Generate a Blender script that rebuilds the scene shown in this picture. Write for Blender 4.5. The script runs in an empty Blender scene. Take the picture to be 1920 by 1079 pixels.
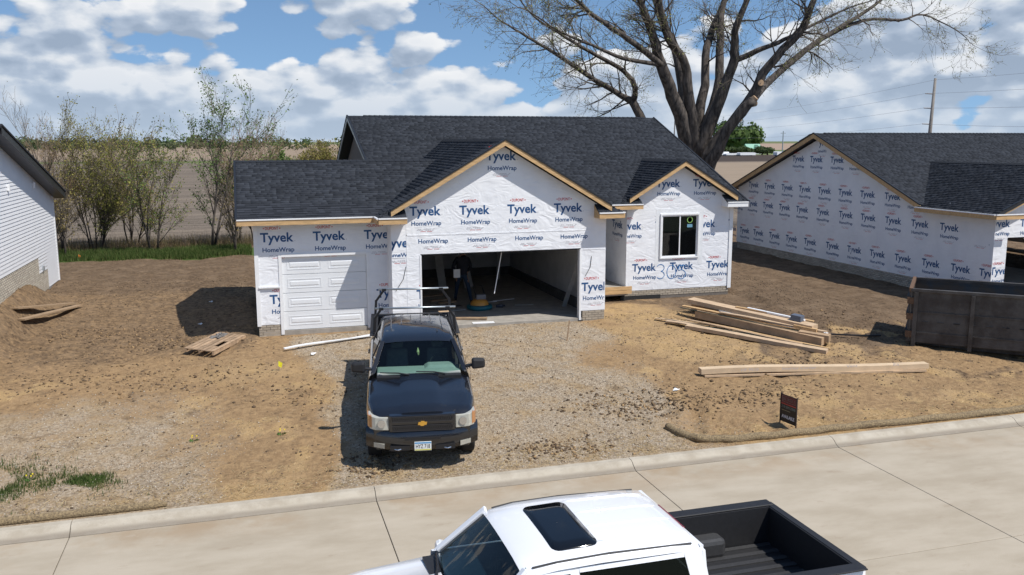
import bpy, bmesh, math, random
import numpy as np
from mathutils import Vector, Matrix, noise, Euler

rnd = random.Random(7)
nrs = np.random.RandomState(11)
scn = bpy.context.scene
COL = scn.collection

# ------------------------------------------------------------------ camera, sky, sun, exposure
cam_d = bpy.data.cameras.new('camera'); cam = bpy.data.objects.new('camera', cam_d); COL.objects.link(cam)
CAM = Vector((-4.6483, -24.5904, 5.3112))
yaw, pitch, roll = .2911, .1647, -.0014
fw = Vector((math.sin(yaw)*math.cos(pitch), math.cos(yaw)*math.cos(pitch), -math.sin(pitch)))
rt = Vector((math.cos(yaw), -math.sin(yaw), 0)); up = rt.cross(fw)
r2 = rt*math.cos(roll)+up*math.sin(roll); u2 = -rt*math.sin(roll)+up*math.cos(roll)
m3 = Matrix((r2, u2, -fw)).transposed()
cam.matrix_world = Matrix.Translation(CAM) @ m3.to_4x4()
cam_d.sensor_width = 36; cam_d.lens = 1653.77/1920*36
cam_d.clip_start = .1; cam_d.clip_end = 9000
scn.camera = cam
SUNV = Vector((.44, -.48, 1)).normalized()          # towards the sun
SUN_EL = math.asin(SUNV.z); SUN_ROT = math.atan2(SUNV.x, SUNV.y)
sun_d = bpy.data.lights.new('sun', 'SUN'); sun = bpy.data.objects.new('sun', sun_d); COL.objects.link(sun)
sun_d.energy = 5.0; sun_d.angle = math.radians(.53); sun_d.color = (1, .955, .89)
sun.rotation_euler = (-SUNV).to_track_quat('-Z', 'Y').to_euler(); sun.location = (20, -25, 40)
scn.view_settings.view_transform = 'Standard'; scn.view_settings.look = 'None'
scn.view_settings.exposure = 0; scn.view_settings.gamma = 1; scn.view_settings.use_curve_mapping = False
scn.cycles.max_bounces = 8; scn.cycles.transparent_max_bounces = 12
scn.cycles.use_denoising = True

class NT:
    def __init__(s, tree): s.t = tree; s.l = tree.links
    def n(s, typ, **k):
        nd = s.t.nodes.new(typ)
        for a, v in k.items():
            if a.startswith('i_'):
                key = a[2:]; key = int(key) if key.isdigit() else key.replace('_', ' ')
                s.set(nd.inputs[key], v)
            else: setattr(nd, a, v)
        return nd
    def set(s, inp, v):
        if isinstance(v, bpy.types.NodeSocket): s.l.new(v, inp)
        elif isinstance(v, bpy.types.Node): s.l.new(v.outputs[0], inp)
        else: inp.default_value = v
    def math(s, op, a, b=None, c=None, clamp=False):
        nd = s.t.nodes.new('ShaderNodeMath'); nd.operation = op; nd.use_clamp = clamp
        for i, v in enumerate((a, b, c)):
            if v is not None: s.set(nd.inputs[i], v)
        return nd.outputs[0]
    def vm(s, op, a, b=None):
        nd = s.t.nodes.new('ShaderNodeVectorMath'); nd.operation = op
        for i, v in enumerate((a, b)):
            if v is not None: s.set(nd.inputs[i], v)
        return nd.outputs[0]
    def mix(s, f, a, b):
        nd = s.t.nodes.new('ShaderNodeMix'); nd.data_type = 'RGBA'
        s.set(nd.inputs[0], f); s.set(nd.inputs[6], a); s.set(nd.inputs[7], b)
        return nd.outputs[2]
    def ramp(s, f, stops):
        nd = s.t.nodes.new('ShaderNodeValToRGB'); s.set(nd.inputs[0], f)
        e = nd.color_ramp.elements
        while len(e) < len(stops): e.new(.5)
        for i, (p, c) in enumerate(stops):
            e[i].position = p; e[i].color = c if len(c) == 4 else (*c, 1)
        return nd.outputs[0]
    def noise(s, scale, detail=4, rough=.55, vec=None, dist=0):
        nd = s.t.nodes.new('ShaderNodeTexNoise'); nd.inputs['Scale'].default_value = scale
        nd.inputs['Detail'].default_value = detail; nd.inputs['Roughness'].default_value = rough
        nd.inputs['Distortion'].default_value = dist
        if vec is not None: s.set(nd.inputs['Vector'], vec)
        return nd.outputs[0]
    def smooth(s, x, a, b):
        nd = s.t.nodes.new('ShaderNodeMapRange'); nd.interpolation_type = 'SMOOTHSTEP'
        s.set(nd.inputs[0], x); nd.inputs[1].default_value = a; nd.inputs[2].default_value = b
        return nd.outputs[0]

def c4(c): return (c[0], c[1], c[2], 1)

# world: blue sky with broken cumulus, everywhere alike
wd = bpy.data.worlds.new('World'); scn.world = wd; wd.use_nodes = True
wd.cycles.sampling_method = 'MANUAL'; wd.cycles.sample_map_resolution = 512
w = NT(wd.node_tree); wd.node_tree.nodes.clear()
tc = w.n('ShaderNodeTexCoord'); D = tc.outputs['Generated']
sky = w.n('ShaderNodeTexSky', sky_type='NISHITA', sun_disc=False, sun_elevation=SUN_EL, sun_rotation=SUN_ROT,
          altitude=300, air_density=1.0, dust_density=.35, ozone_density=2.2)
sep = w.n('ShaderNodeSeparateXYZ'); w.set(sep.inputs[0], D)
zz = sep.outputs[2]
lift = w.n('ShaderNodeCombineXYZ'); w.set(lift.inputs[0], sep.outputs[0]); w.set(lift.inputs[1], sep.outputs[1])
w.set(lift.inputs[2], w.math('ADD', w.math('MAXIMUM', zz, 0.0), .16)); w.set(sky.inputs[0], lift)
skyc = w.n('ShaderNodeMix', data_type='RGBA', blend_type='MULTIPLY'); w.set(skyc.inputs[0], 1.0)
w.set(skyc.inputs[6], sky.outputs[0]); skyc.inputs[7].default_value = (.124, .137, .140, 1)
P = w.n('ShaderNodeCombineXYZ'); w.set(P.inputs[0], sep.outputs[0]); w.set(P.inputs[1], sep.outputs[1])
w.set(P.inputs[2], w.math('MULTIPLY', zz, 1.9))
Pv = P.outputs[0]
def cloud(off):
    v = w.vm('ADD', Pv, off)
    a = w.noise(5.0, 3, .5, w.vm('ADD', v, CLO))
    b = w.noise(14, 9, .58, v, .1)
    vo = w.n('ShaderNodeTexVoronoi', feature='F1'); w.set(vo.inputs['Vector'], v); vo.inputs['Scale'].default_value = 13; vo.inputs['Detail'].default_value = 2; vo.inputs['Roughness'].default_value = .55
    bil = w.math('SUBTRACT', .75, vo.outputs['Distance'])
    return w.math('ADD', w.math('MULTIPLY', a, 1.15), w.math('ADD', w.math('MULTIPLY', b, .50), w.math('MULTIPLY', bil, .34)))
CLO = (1.1, 6.2, 4.4)
n0 = cloud((0, 0, 0)); n1 = cloud((.007, -.005, .028))
cov = w.math('MULTIPLY_ADD', w.smooth(zz, .045, .15), -.30, .29)       # more cloud toward the horizon than overhead
dens = w.math('ADD', w.math('ADD', n0, cov), w.math('MULTIPLY', w.smooth(zz, .12, .6), -.22))
mask = w.smooth(dens, .785, .85)
lit = w.math('MULTIPLY_ADD', w.math('SUBTRACT', n0, n1), 3.4, .51, clamp=True)
core = w.smooth(dens, .84, 1.10)
shade = w.math('SUBTRACT', lit, w.math('MULTIPLY', core, .18), clamp=True)
cc = w.ramp(shade, [(0, (.34, .42, .54)), (.34, (.46, .54, .66)), (.60, (.66, .715, .79)), (1, (.93, .935, .945))])
hz = w.smooth(zz, .085, -.005)
cc2 = w.mix(w.math('MULTIPLY', hz, .65), cc, (.50, .60, .73, 1))
full = w.mix(w.math('MULTIPLY', mask, .95), skyc.outputs[2], cc2)
bg = w.n('ShaderNodeBackground'); w.set(bg.inputs[0], full); bg.inputs[1].default_value = 1.0
wo = w.n('ShaderNodeOutputWorld'); w.set(wo.inputs[0], bg)

# ------------------------------------------------------------------ materials
MATS = {}
def mat(name, col, rough=.7, var=0, vscale=6, bump=0, bscale=40, metal=0, spec=.5, col2=None, coat=0, detail=5, stretch=None, objrand=0):
    if name in MATS: return MATS[name]
    m = bpy.data.materials.new(name); m.use_nodes = True
    t = NT(m.node_tree); p = m.node_tree.nodes['Principled BSDF']
    p.inputs['Roughness'].default_value = rough; p.inputs['Metallic'].default_value = metal
    p.inputs['Specular IOR Level'].default_value = spec; p.inputs['Coat Weight'].default_value = coat
    p.inputs['Coat Roughness'].default_value = .04
    vec = None
    if stretch or var or bump:
        g = t.n('ShaderNodeTexCoord').outputs['Object']
        if stretch:
            mp = t.n('ShaderNodeMapping'); t.set(mp.inputs[0], g); mp.inputs['Scale'].default_value = stretch; vec = mp.outputs[0]
        else: vec = g
    base = c4(col)
    if var:
        f = t.noise(vscale, detail, .6, vec)
        c2 = c4(col2) if col2 else c4([max(0, x*(1-var)) for x in col])
        f2 = t.smooth(f, .32, .68)
        base = t.mix(f2, c4(col), c2)
    if objrand:
        oi = t.n('ShaderNodeObjectInfo')
        k = t.math('MULTIPLY_ADD', oi.outputs['Random'], objrand, 1-objrand*.5)
        hm = t.n('ShaderNodeVectorMath', operation='SCALE'); t.set(hm.inputs[0], base); t.set(hm.inputs['Scale'], k)
        base = hm.outputs[0]
    t.set(p.inputs['Base Color'], base)
    if bump:
        b = t.n('ShaderNodeBump'); b.inputs['Strength'].default_value = 1; b.inputs['Distance'].default_value = bump
        t.set(b.inputs['Height'], t.noise(bscale, 5, .6, vec)); t.set(p.inputs['Normal'], b)
    MATS[name] = m; return m

def attr_mat(name, rough=.9, spec=.2, scale=1.0, trans=0):
    """colour from the mesh's own 'tone' attribute (one colour per piece)"""
    if name in MATS: return MATS[name]
    m = bpy.data.materials.new(name); m.use_nodes = True; t = NT(m.node_tree); p = m.node_tree.nodes['Principled BSDF']
    a = t.n('ShaderNodeAttribute', attribute_name='tone')
    t.set(p.inputs['Base Color'], a.outputs['Color']); p.inputs['Roughness'].default_value = rough
    p.inputs['Specular IOR Level'].default_value = spec
    if trans:
        tr = t.n('ShaderNodeBsdfTranslucent'); t.set(tr.inputs[0], a.outputs['Color'])
        mx = t.n('ShaderNodeMixShader'); mx.inputs[0].default_value = trans
        t.set(mx.inputs[1], p.outputs[0]); t.set(mx.inputs[2], tr.outputs[0])
        t.set(m.node_tree.nodes['Material Output'].inputs[0], mx.outputs[0])
    MATS[name] = m; return m

def glass_mat(name, tint, refl=.9, rough=.02, opac=0.0, dark=(.01, .012, .014)):
    m = bpy.data.materials.new(name); m.use_nodes = True; t = NT(m.node_tree); m.node_tree.nodes.remove(m.node_tree.nodes['Principled BSDF'])
    tr = t.n('ShaderNodeBsdfTransparent'); tr.inputs[0].default_value = c4(tint)
    gl = t.n('ShaderNodeBsdfGlossy'); gl.inputs['Roughness'].default_value = rough
    fr = t.n('ShaderNodeFresnel'); fr.inputs[0].default_value = 1.5
    base = tr.outputs[0]
    if opac:
        df = t.n('ShaderNodeBsdfDiffuse'); df.inputs[0].default_value = c4(dark)
        mo = t.n('ShaderNodeMixShader'); mo.inputs[0].default_value = opac; t.set(mo.inputs[1], base); t.set(mo.inputs[2], df); base = mo.outputs[0]
    mx = t.n('ShaderNodeMixShader'); t.set(mx.inputs[0], t.math('MULTIPLY', fr.outputs[0], refl))
    t.set(mx.inputs[1], base); t.set(mx.inputs[2], gl.outputs[0])
    t.set(m.node_tree.nodes['Material Output'].inputs[0], mx.outputs[0])
    MATS[name] = m; return m

M_wood = mat('framing_lumber', (.60, .39, .19), .7, .28, 3, .002, 30, stretch=(1, 6, 6))
M_wood2 = mat('pallet_wood', (.42, .29, .18), .8, .35, 5, .003, 30, objrand=.35)
M_osb = mat('sheathing', (.30, .22, .14), .85, .4, 12, .002, 60)
M_osbd = mat('weathered_sheathing', (.15, .13, .11), .85, .2, 8)
M_white = mat('white_trim', (.80, .81, .82), .45, .05, 4)
M_door = mat('garage_door_paint', (.74, .76, .78), .4, .04, 2)
M_black = mat('black_trim', (.012, .012, .014), .5)
M_blackp = mat('black_plastic', (.018, .018, .02), .55, .2, 20)
M_drip = mat('black_drip_edge', (.014, .015, .018), .45)
M_shin = mat('shingle_granules', (.036, .040, .049), .95, .3, 160, .0015, 260, spec=.15, objrand=.5)
M_shina = attr_mat('shingle_granules_field', .95, .15)
M_conc = mat('slab_concrete', (.36, .33, .29), .85, .3, 3, .003, 30, col2=(.26, .24, .21))
M_brick = mat('brick_pattern_concrete', (.44, .38, .30), .9, .3, 12, .003, 60, objrand=.25)
M_mortar = mat('mortar', (.17, .15, .13), .95, .2, 10)
M_tar = mat('tar_coating', (.02, .02, .021), .8, .4, 20, .006, 30)
M_int = mat('garage_drywall', (.52, .51, .50), .9, .15, 2)
M_blue = mat('print_blue', (.012, .075, .21), .6)
M_red = mat('print_red', (.55, .035, .03), .6)
M_grey = mat('print_grey', (.42, .40, .42), .6)
M_pen = mat('paint_marker_blue', (.03, .22, .55), .5)
M_card = mat('cardboard', (.54, .39, .25), .85, .2, 4, .001, 60)
M_rubber = mat('tyre_rubber', (.018, .018, .018), .9)
M_chrome = mat('bright_metal', (.62, .63, .65), .25, metal=1)
M_steelg = mat('galvanised_steel', (.42, .46, .48), .4, metal=.7)

def tyvek_mat():
    m = bpy.data.materials.new('white_house_wrap'); m.use_nodes = True; t = NT(m.node_tree); p = m.node_tree.nodes['Principled BSDF']
    g = t.n('ShaderNodeTexCoord').outputs['Object']
    n = t.noise(1.3, 5, .6, g)
    t.set(p.inputs['Base Color'], t.mix(t.smooth(n, .35, .7), (.80, .815, .84, 1), (.74, .755, .785, 1)))
    p.inputs['Roughness'].default_value = .55; p.inputs['Specular IOR Level'].default_value = .3
    mp = t.n('ShaderNodeMapping'); t.set(mp.inputs[0], g); mp.inputs['Scale'].default_value = (1, 1, 1.9); mp.inputs['Rotation'].default_value = (.2, .35, .3)
    w1 = t.noise(1.5, 2, .5, mp.outputs[0], 1.2); w2 = t.noise(5, 3, .5, mp.outputs[0], .8)
    rid = t.math('ABSOLUTE', t.math('SUBTRACT', w1, .5))
    h = t.math('ADD', t.math('MULTIPLY', rid, -1.3), t.math('MULTIPLY', w2, .16))
    b = t.n('ShaderNodeBump'); b.inputs['Strength'].default_value = .55; b.inputs['Distance'].default_value = .05; t.set(b.inputs['Height'], h)
    t.set(p.inputs['Normal'], b); MATS['tyvek'] = m; return m
M_wrap = tyvek_mat()

# ------------------------------------------------------------------ mesh helpers
ORG = {}
def root_of(o):
    while o.parent: o = o.parent
    return o
def link(o, parent=None):
    COL.objects.link(o)
    if parent is not None: o.parent = parent
    return o
def meta(o, label=None, cat=None, group=None, kind=None):
    if label: o['label'] = label
    if cat: o['category'] = cat
    if group: o['group'] = group
    if kind: o['kind'] = kind
    return o
def thing(name, label, cat, loc=(0, 0, 0), group=None, rot=None, world=True):
    """an Empty at the thing's base; world=True: its parts are given in world coordinates"""
    o = bpy.data.objects.new(name, None); o.empty_display_size = .3; o.location = loc
    if rot: o.rotation_euler = rot
    COL.objects.link(o); ORG[o.name] = Vector(loc) if world else Vector((0, 0, 0))
    return meta(o, label, cat, group)
class MB:
    def __init__(s): s.v = []; s.f = []; s.m = []
    def face(s, pts, mi=0):
        b = len(s.v); s.v += [tuple(p) for p in pts]; s.f.append(tuple(range(b, b+len(pts)))); s.m.append(mi); return s
    def hexa(s, p, mi=0):
        b = len(s.v); s.v += [tuple(q) for q in p]
        for q in ((3, 2, 1, 0), (4, 5, 6, 7), (0, 1, 5, 4), (1, 2, 6, 5), (2, 3, 7, 6), (3, 0, 4, 7)):
            s.f.append(tuple(b+i for i in q)); s.m.append(mi)
        return s
    def box(s, x0, x1, y0, y1, z0, z1, mi=0):
        return s.hexa([(x0, y0, z0), (x1, y0, z0), (x1, y1, z0), (x0, y1, z0), (x0, y0, z1), (x1, y0, z1), (x1, y1, z1), (x0, y1, z1)], mi)
    def obox(s, c, ax, ay, az, mi=0):
        c = Vector(c); ax, ay, az = Vector(ax), Vector(ay), Vector(az)
        return s.hexa([c-ax-ay-az, c+ax-ay-az, c+ax+ay-az, c-ax+ay-az, c-ax-ay+az, c+ax-ay+az, c+ax+ay+az, c-ax+ay+az], mi)
    def beam(s, p0, p1, wid, hei, mi=0, upv=(0, 0, 1)):
        p0, p1 = Vector(p0), Vector(p1); d = (p1-p0); L = d.length; d.normalize()
        u = Vector(upv); sd = d.cross(u)
        if sd.length < 1e-4: sd = d.cross(Vector((0, 1, 0)))
        sd.normalize(); u = sd.cross(d)
        return s.obox((p0+p1)/2, d*L/2, sd*wid/2, u*hei/2, mi)
    def prism(s, poly, ext, mi=0):
        b = len(s.v); n = len(poly); e = Vector(ext)
        s.v += [tuple(p) for p in poly]; s.v += [tuple(Vector(p)+e) for p in poly]
        s.f.append(tuple(range(b, b+n))); s.f.append(tuple(reversed(range(b+n, b+2*n)))); s.m += [mi, mi]
        for i in range(n):
            j = (i+1) % n; s.f.append((b+j, b+i, b+n+i, b+n+j)); s.m.append(mi)
        return s
    def tube(s, pts, rad, n=8, mi=0, cap=True):
        pts = [Vector(p) for p in pts]; b = len(s.v); k = len(pts)
        if not hasattr(rad, '__len__'): rad = [rad]*k
        prev = None
        for i, p in enumerate(pts):
            d = (pts[min(i+1, k-1)]-pts[max(i-1, 0)])
            if d.length < 1e-9: d = Vector((0, 0, 1))
            d.normalize()
            if prev is None:
                a = d.cross(Vector((0, 0, 1)))
                if a.length < .05: a = d.cross(Vector((1, 0, 0)))
            else: a = prev-d*prev.dot(d)
            a.normalize(); prev = a; c = d.cross(a)
            for j in range(n):
                t = 2*math.pi*j/n; s.v.append(tuple(p+(a*math.cos(t)+c*math.sin(t))*rad[i]))
        for i in range(k-1):
            for j in range(n):
                j2 = (j+1) % n; s.f.append((b+i*n+j, b+i*n+j2, b+(i+1)*n+j2, b+(i+1)*n+j)); s.m.append(mi)
        if cap:
            s.f.append(tuple(reversed(range(b, b+n)))); s.m.append(mi)
            s.f.append(tuple(range(b+(k-1)*n, b+k*n))); s.m.append(mi)
        return s
    def grid(s, rows, mi=0, closed=False):
        b = len(s.v); R = len(rows); Cn = len(rows[0])
        for r in rows: s.v += [tuple(p) for p in r]
        for i in range(R-1):
            for j in range(Cn-1 if not closed else Cn):
                j2 = (j+1) % Cn
                s.f.append((b+i*Cn+j, b+i*Cn+j2, b+(i+1)*Cn+j2, b+(i+1)*Cn+j)); s.m.append(mi)
        return s
    def mesh(s, name, mats, off=None, smooth=False):
        me = bpy.data.meshes.new(name)
        v = s.v if off is None else [(p[0]-off[0], p[1]-off[1], p[2]-off[2]) for p in s.v]
        me.from_pydata(v, [], s.f)
        if not isinstance(mats, (list, tuple)): mats = [mats]
        for mm in mats: me.materials.append(mm)
        if len(mats) > 1: me.polygons.foreach_set('material_index', s.m)
        if smooth: me.polygons.foreach_set('use_smooth', [True]*len(s.f))
        me.update(); return me
    def build(s, name, mats, parent=None, smooth=False, bevel=0, recalc=True, sub=0):
        off = ORG.get(root_of(parent).name) if parent is not None else None
        me = s.mesh(name, mats, off, smooth)
        if recalc:
            bm = bmesh.new(); bm.from_mesh(me); bmesh.ops.recalc_face_normals(bm, faces=bm.faces); bm.to_mesh(me); bm.free()
        o = link(bpy.data.objects.new(name, me), parent)
        if bevel:
            md = o.modifiers.new('bevel', 'BEVEL'); md.width = bevel; md.segments = 2; md.limit_method = 'ANGLE'
        if sub:
            md = o.modifiers.new('subdivision', 'SUBSURF'); md.levels = sub; md.render_levels = sub
        return o
def mass(name, V, F, mats, tone=None, parent=None, kind='stuff', smooth=False):
    """many small pieces as one mesh. V (n,k,3), F list of faces over the k verts, tone (n,3) colour per piece"""
    n, k, _ = V.shape; me = bpy.data.meshes.new(name)
    off = ORG.get(root_of(parent).name) if parent is not None else None
    if off is not None: V = V-np.array(off)
    me.vertices.add(n*k); me.vertices.foreach_set('co', V.reshape(-1).astype(np.float32))
    fl = np.concatenate([np.array(f) for f in F]); ln = np.array([len(f) for f in F])
    base = (np.arange(n)*k)[:, None]
    idx = (base+fl[None, :]).reshape(-1).astype(np.int32)
    lens = np.tile(ln, n); starts = np.concatenate([[0], np.cumsum(lens)[:-1]]).astype(np.int32)
    me.loops.add(len(idx)); me.loops.foreach_set('vertex_index', idx)
    me.polygons.add(len(lens)); me.polygons.foreach_set('loop_start', starts)
    try: me.polygons.foreach_set('loop_total', lens.astype(np.int32))
    except Exception: pass
    if tone is not None:
        a = me.attributes.new('tone', 'FLOAT_COLOR', 'FACE')
        t4 = np.concatenate([tone, np.ones((n, 1))], 1); a.data.foreach_set('color', np.repeat(t4, len(F), 0).reshape(-1).astype(np.float32))
    me.materials.append(mats)
    if smooth: me.polygons.foreach_set('use_smooth', [True]*len(lens))
    me.update(calc_edges=True); me.validate()
    o = link(bpy.data.objects.new(name, me), parent)
    if kind: o['kind'] = kind
    return o

_txt = {}
def text_geo(s, size=1., bold=0., spacing=1., shear=0.):
    """flat lettering as (verts, faces), baseline at the origin, starting at x=0"""
    key = (s, size, bold, spacing, shear)
    if key in _txt: return _txt[key]
    cu = bpy.data.curves.new('lettering', 'FONT'); cu.body = s; cu.size = size; cu.offset = bold; cu.space_character = spacing; cu.shear = shear; cu.resolution_u = 3
    o = bpy.data.objects.new('lettering', cu); COL.objects.link(o); bpy.context.view_layer.update()
    dg = bpy.context.evaluated_depsgraph_get(); me = bpy.data.meshes.new_from_object(o.evaluated_get(dg))
    V = np.array([v.co[:] for v in me.vertices]).reshape(-1, 3); F = [tuple(p.vertices) for p in me.polygons]
    bpy.data.objects.remove(o); bpy.data.curves.remove(cu); bpy.data.meshes.remove(me)
    _txt[key] = (V, F); return V, F
class Flat:
    """flat print in (u, v) with materials"""
    def __init__(s): s.v = []; s.f = []; s.m = []
    def text(s, st, u, v, width=None, size=1., bold=0., mi=0, center=True, height=None, shear=0., spacing=1.):
        V, F = text_geo(st, 1., bold, spacing, shear)
        w0 = V[:, 0].max()-V[:, 0].min(); h0 = V[:, 1].max()-V[:, 1].min()
        sx = width/w0 if width else size; sy = (height/h0 if height else sx)
        x0 = V[:, 0].min(); b = len(s.v)
        uu = (V[:, 0]-x0)*sx+u-(w0*sx/2 if center else 0); vv = V[:, 1]*sy+v
        s.v += list(zip(uu, vv)); s.f += [tuple(b+i for i in f) for f in F]; s.m += [mi]*len(F); return s
    def rect(s, u0, u1, v0, v1, mi=0):
        b = len(s.v); s.v += [(u0, v0), (u1, v0), (u1, v1), (u0, v1)]; s.f.append((b, b+1, b+2, b+3)); s.m.append(mi); return s
    def poly(s, pts, mi=0):
        b = len(s.v); s.v += list(pts); s.f.append(tuple(range(b, b+len(pts)))); s.m.append(mi); return s
    def stroke(s, pts, wd, mi=0):
        for (a, b2) in zip(pts[:-1], pts[1:]):
            a = Vector((*a, 0)); c = Vector((*b2, 0)); d = (c-a); nrm = Vector((-d.y, d.x, 0)).normalized()*wd/2; e = d.normalized()*wd*.3
            s.poly([(a-nrm-e)[:2], (c-nrm+e)[:2], (c+nrm+e)[:2], (a+nrm-e)[:2]], mi)
        return s
    def place(s, name, mats, origin, U, Vv, parent, clip=None, off=None):
        """lay the print on a wall. clip = (u0, u1, v0, v1) in print coordinates"""
        O = Vector(origin); U = Vector(U); Vv = Vector(Vv)
        bm = bmesh.new(); vs = [bm.verts.new((x, y, 0)) for x, y in s.v]
        for f, mi in zip(s.f, s.m):
            try: fc = bm.faces.new([vs[i] for i in f]); fc.material_index = mi
            except ValueError: pass
        if clip:
            for co, no in (((clip[0], 0, 0), (-1, 0, 0)), ((clip[1], 0, 0), (1, 0, 0)), ((0, clip[2], 0), (0, -1, 0)), ((0, clip[3], 0), (0, 1, 0))):
                bmesh.ops.bisect_plane(bm, geom=bm.verts[:]+bm.edges[:]+bm.faces[:], plane_co=co, plane_no=no, clear_outer=True)
        o0 = ORG.get(root_of(parent).name) if parent is not None else None
        if o0 is None: o0 = Vector((0, 0, 0))
        for v in bm.verts: v.co = O+U*v.co.x+Vv*v.co.y-o0
        if not bm.faces: bm.free(); return None
        nrm = U.cross(Vv)
        bm.normal_update()
        for f in bm.faces:
            if f.normal.dot(nrm) < 0: f.normal_flip()
        me = bpy.data.meshes.new(name); bm.to_mesh(me); bm.free()
        for mm in mats: me.materials.append(mm)
        return link(bpy.data.objects.new(name, me), parent)

def sm(x, a, b):
    t = min(1, max(0, (x-a)/(b-a))); return t*t*(3-2*t)
def fbm(x, y, s, o=4, seed=0):
    return noise.fractal(Vector((x*s+seed, y*s-seed*.7, seed*1.3)), 1.0, 2.0, o, noise_basis='PERLIN_ORIGINAL')

# ------------------------------------------------------------------ terrain
def H(x, y):
    h = -.08+.0758*min(y, 0) if y > -9.5 else -.80
    h += .08*sm(x, 5.2, 7.2)*sm(y, -4, 1.5)
    h += .08*sm(y, 6, 14)
    h += .8*sm(-y, -10.2, -7.0)*sm(-x, 10.7, 11.7)*sm(y, -3, 3)             # bank against the neighbour's foundation
    h -= .22*sm(x, 12.5, 16.5)*sm(y, -6, -2)*(1-sm(y, 16, 22))
    h -= .16*sm(-x, 4.6, 6.6)*sm(y, -2.5, .5)*(1-sm(y, 3, 8))
    return h
def Hn(x, y):
    h = H(x, y)
    k = sm(y, -9.5, -8.6)*(1-.8*sm(y, 24, 40))
    g = 1-.75*(sm(x, -3.4, -2.4)*(1-sm(x, 4.6, 5.8))*(1-sm(y, -.2, .3)))     # driveway is graded
    if -4.6 < x < 12 and y > .3 and y < 18: return min(h, -.06)-.05
    h += k*g*(.045*fbm(x, y, .55, 3, 1)+.045*fbm(x, y, 1.9, 4, 2))
    for (cx_, cy_, ra) in ((-9.5, -15.5, 16.2), (-9.5, -15.5, 17.9), (-16, -9, 12.0), (-16, -9, 13.7), (16, -14, 11.4), (16, -14, 13.0)):
        dd = math.hypot(x-cx_, y-cy_)-ra
        if abs(dd) < .6: h += k*(-.055*math.exp(-(dd/.13)**2)+.03*math.exp(-((abs(dd)-.25)/.1)**2))*sm(fbm(x, y, .4, 2, 33), -.25, .15)
    h += k*.12*max(0, fbm(x, y, .9, 3, 5)-.1)*math.exp(-((x-3.9)**2/2.5+(y+6.9)**2/1.2))*3   # scraped-up heap by the kerb
    return h
def axis(a, b, st, lo, hi, gr=1.22):
    xs = list(np.arange(a, b+1e-6, st)); s = st; x = xs[-1]
    while x < hi: s *= gr; x += s; xs.append(min(x, hi))
    s = st; x = xs[0]; pre = []
    while x > lo: s *= gr; x -= s; pre.append(max(x, lo))
    return pre[::-1]+xs
gx = axis(-14, 15.5, .14, -4000, 4000); gy = [-9.52]+axis(-9.45, 15, .14, -9.45, 5000)
ZON = {}
def zone(x, y):
    n1 = fbm(x, y, .35, 4, 3); n2 = fbm(x, y, 1.1, 4, 9); n3 = fbm(x, y, .16, 3, 21)
    gravel = sm(x+n1*1.1, -3.9, -2.7)*(1-sm(x+n1*1.3, 3.6, 5.2))*(1-sm(y, .2, .6))
    gravel = max(gravel, .72*sm(-x+n1*2.2, 3.6, 6.8)*(1-sm(y+n1*2.5, -6.2, -2.8)))
    sand = .9*sm(x+n2*.9, 4.6, 6.0)*(1-sm(x+n2*1.2, 7.6, 9.4))*(1-sm(y, 2, 3))*sm(y+n2, -5.5, -3.2)
    sand = max(sand, sm(n2+.55*n3, .02, .3)*sm(-y+n1, 1.6, 3.2)*.95)
    sand = max(sand, .8*math.exp(-((x+4.6)**2/3.2+(y+2.6)**2/.8)))
    sand = max(sand, .9*sm(-y, 8.1, 9.2)*sm(n2+.3, 0, .4))
    dark = max(sm(x+n1*1.6, 6.9, 9.4)*sm(y+n2*1.6, -6.2, -3.4), sm(-x+n1, 3.9, 5.2)*sm(y+n1*1.6, -3.0, .6)*.58, .8*sm(y, 7, 10))
    dark = max(dark, .75*sm(x, 3, 8)*sm(n2, .05, .32)*sm(y, -8.4, -6.5))
    grass = 0.
    if 15 < y < 30: grass = sm(y+n1*.9, 18.2, 18.9)*(1-sm(y+n1*.8, 21.2, 22.2))*(1-sm(x, 13, 17))
    grass = max(grass, .9*math.exp(-(((x+7.75)/.75)**2+((y+7.9)/.42)**2))*sm(n2+.45, .2, .6), .8*math.exp(-(((x+9.2)/.7)**2+((y+7.9)/.7)**2))*sm(n2+.45, .2, .6))
    fieldm = sm(y, 22, 25)
    return gravel, sand, dark, grass, fieldm
gv = [(x, y, Hn(x, y) if (abs(x) < 40 and y < 60) else (H(x, y)+(0 if y < 150 else .0))) for y in gy for x in gx]
nx, ny = len(gx), len(gy)
me = bpy.data.meshes.new('ground')
me.from_pydata(gv, [], [(j*nx+i, j*nx+i+1, (j+1)*nx+i+1, (j+1)*nx+i) for j in range(ny-1) for i in range(nx-1)])
za = me.attributes.new('zone_a', 'FLOAT_COLOR', 'POINT'); zb = me.attributes.new('zone_b', 'FLOAT_COLOR', 'POINT')
A = np.zeros((len(gv), 4), np.float32); B = np.zeros((len(gv), 4), np.float32)
for i, (x, y, z) in enumerate(gv):
    q = zone(x, y) if (abs(x) < 40 and y < 60) else (0, 0, 1, 0, sm(y, 22, 25))
    A[i] = (q[0], q[1], q[2], 1); B[i] = (q[3], q[4], 0, 1)
za.data.foreach_set('color', A.reshape(-1)); zb.data.foreach_set('color', B.reshape(-1))
me.polygons.foreach_set('use_smooth', [True]*len(me.polygons))

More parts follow.
